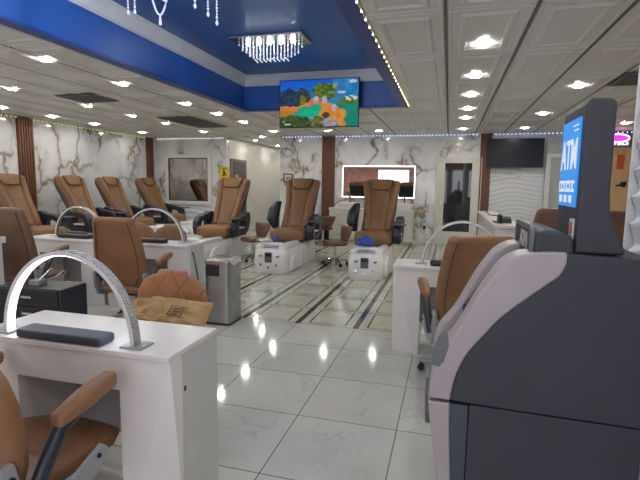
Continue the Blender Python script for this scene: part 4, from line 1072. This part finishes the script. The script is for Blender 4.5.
# hood with lettering
b = NB()
hp = [(.250, 1.225), (.254, 1.285), (.262, 1.298), (.28, 1.303), (.31, 1.301), (.335, 1.294), (.356, 1.281), (.360, 1.225)]
prism(b, [S(p) for p in hp], 'y', a0+.012, a1-.03); hd = obj('hood', b, 'atmdark', atm, bevel=.01, seg=3)
b = NB(); ringprism(b, [(y, z) for y, z in rrect(.160, .066, .035, 5, 0, 1.250)], [(y, z) for y, z in rrect(.142, .048, .025, 5, 0, 1.250)], 'x', .240-ox, .254-ox)
obj('sign_rim', b, 'atmrec', hd, bevel=.002)
b = NB(); prism(b, rrect(.143, .049, .025, 5, 0, 1.250), 'x', .247-ox, .257-ox); obj('sign_face', b, 'atmdark', hd)
R_x = Matrix(((0, 0, -1, 0), (-1, 0, 0, 0), (0, 1, 0, 0), (0, 0, 0, 1)))   # text facing -X, reading from far to near
bm_ = text_bm('ATM', .07, Matrix.Translation((.246-ox, -.0, 1.258)) @ R_x, .0012, bold=.002); obj('hood_lettering', bm_, 'whitep', hd)
# topper
ty0, ty1 = AY0+.03-oy, AY0+.30-oy
tp = [(.366, 1.236), (.368, 1.665), (.376, 1.682), (.432, 1.680), (.444, 1.668), (.445, 1.42), (.449, 1.36), (.462, 1.315), (.496, 1.25), (.496, 1.236)]
b = NB(); prism(b, [S(p) for p in tp], 'y', ty0, ty1); tpo = obj('topper', b, 'atmdark', atm, bevel=.006)
b = NB(); box(b, .3605-ox, .367-ox, ty0+.035, ty1-.03, 1.37, 1.635); sc_ = obj('topper_screen', b, 'scrblue', tpo)
Tx = .3595-ox; tm = (ty0+ty1)/2
bm_ = text_bm('ATM', .095, Matrix.Translation((Tx, tm, 1.525)) @ R_x @ Matrix.Diagonal((1.0, 1.35, 1, 1)), .0008, bold=.0015); obj('screen_lettering', bm_, 'scrwhite', sc_)
for y0, y1, z0, z1 in [(ty0+.045, ty1-.035, 1.415, 1.450)] + [(ty1-.082-i*.06, ty1-.05-i*.06, 1.382, 1.405) for i in range(3)] + [(ty0+.04, ty0+.1, 1.612, 1.616), (ty0+.04, ty0+.09, 1.598, 1.602)]:
    b = NB(); box(b, Tx-.0008, Tx+.0008, y0, y1, z0, z1); obj('screen_block', b, 'scrwhite', sc_)
b = NB()
for i, (w_, h_) in enumerate(((.012, .02), (.02, .014), (.01, .022), (.026, .012), (.012, .02), (.018, .016))):
    y = ty1-.055-i*.034; box(b, Tx-.0014, Tx-.0007, y-w_/2, y+w_/2, 1.4325-h_/2, 1.4325+h_/2)
obj('small_print', b, 'scrblue', sc_)
b = NB(); box(b, (.363-ox), .3672-ox, ty0+.035, ty0+.08, 1.265, 1.335); q = obj('card_sticker', b, 'whitep', tpo)
b = NB(); box(b, (.3622-ox), .3632-ox, ty0+.045, ty0+.07, 1.29, 1.325); obj('sticker_print', b, 'red', q)
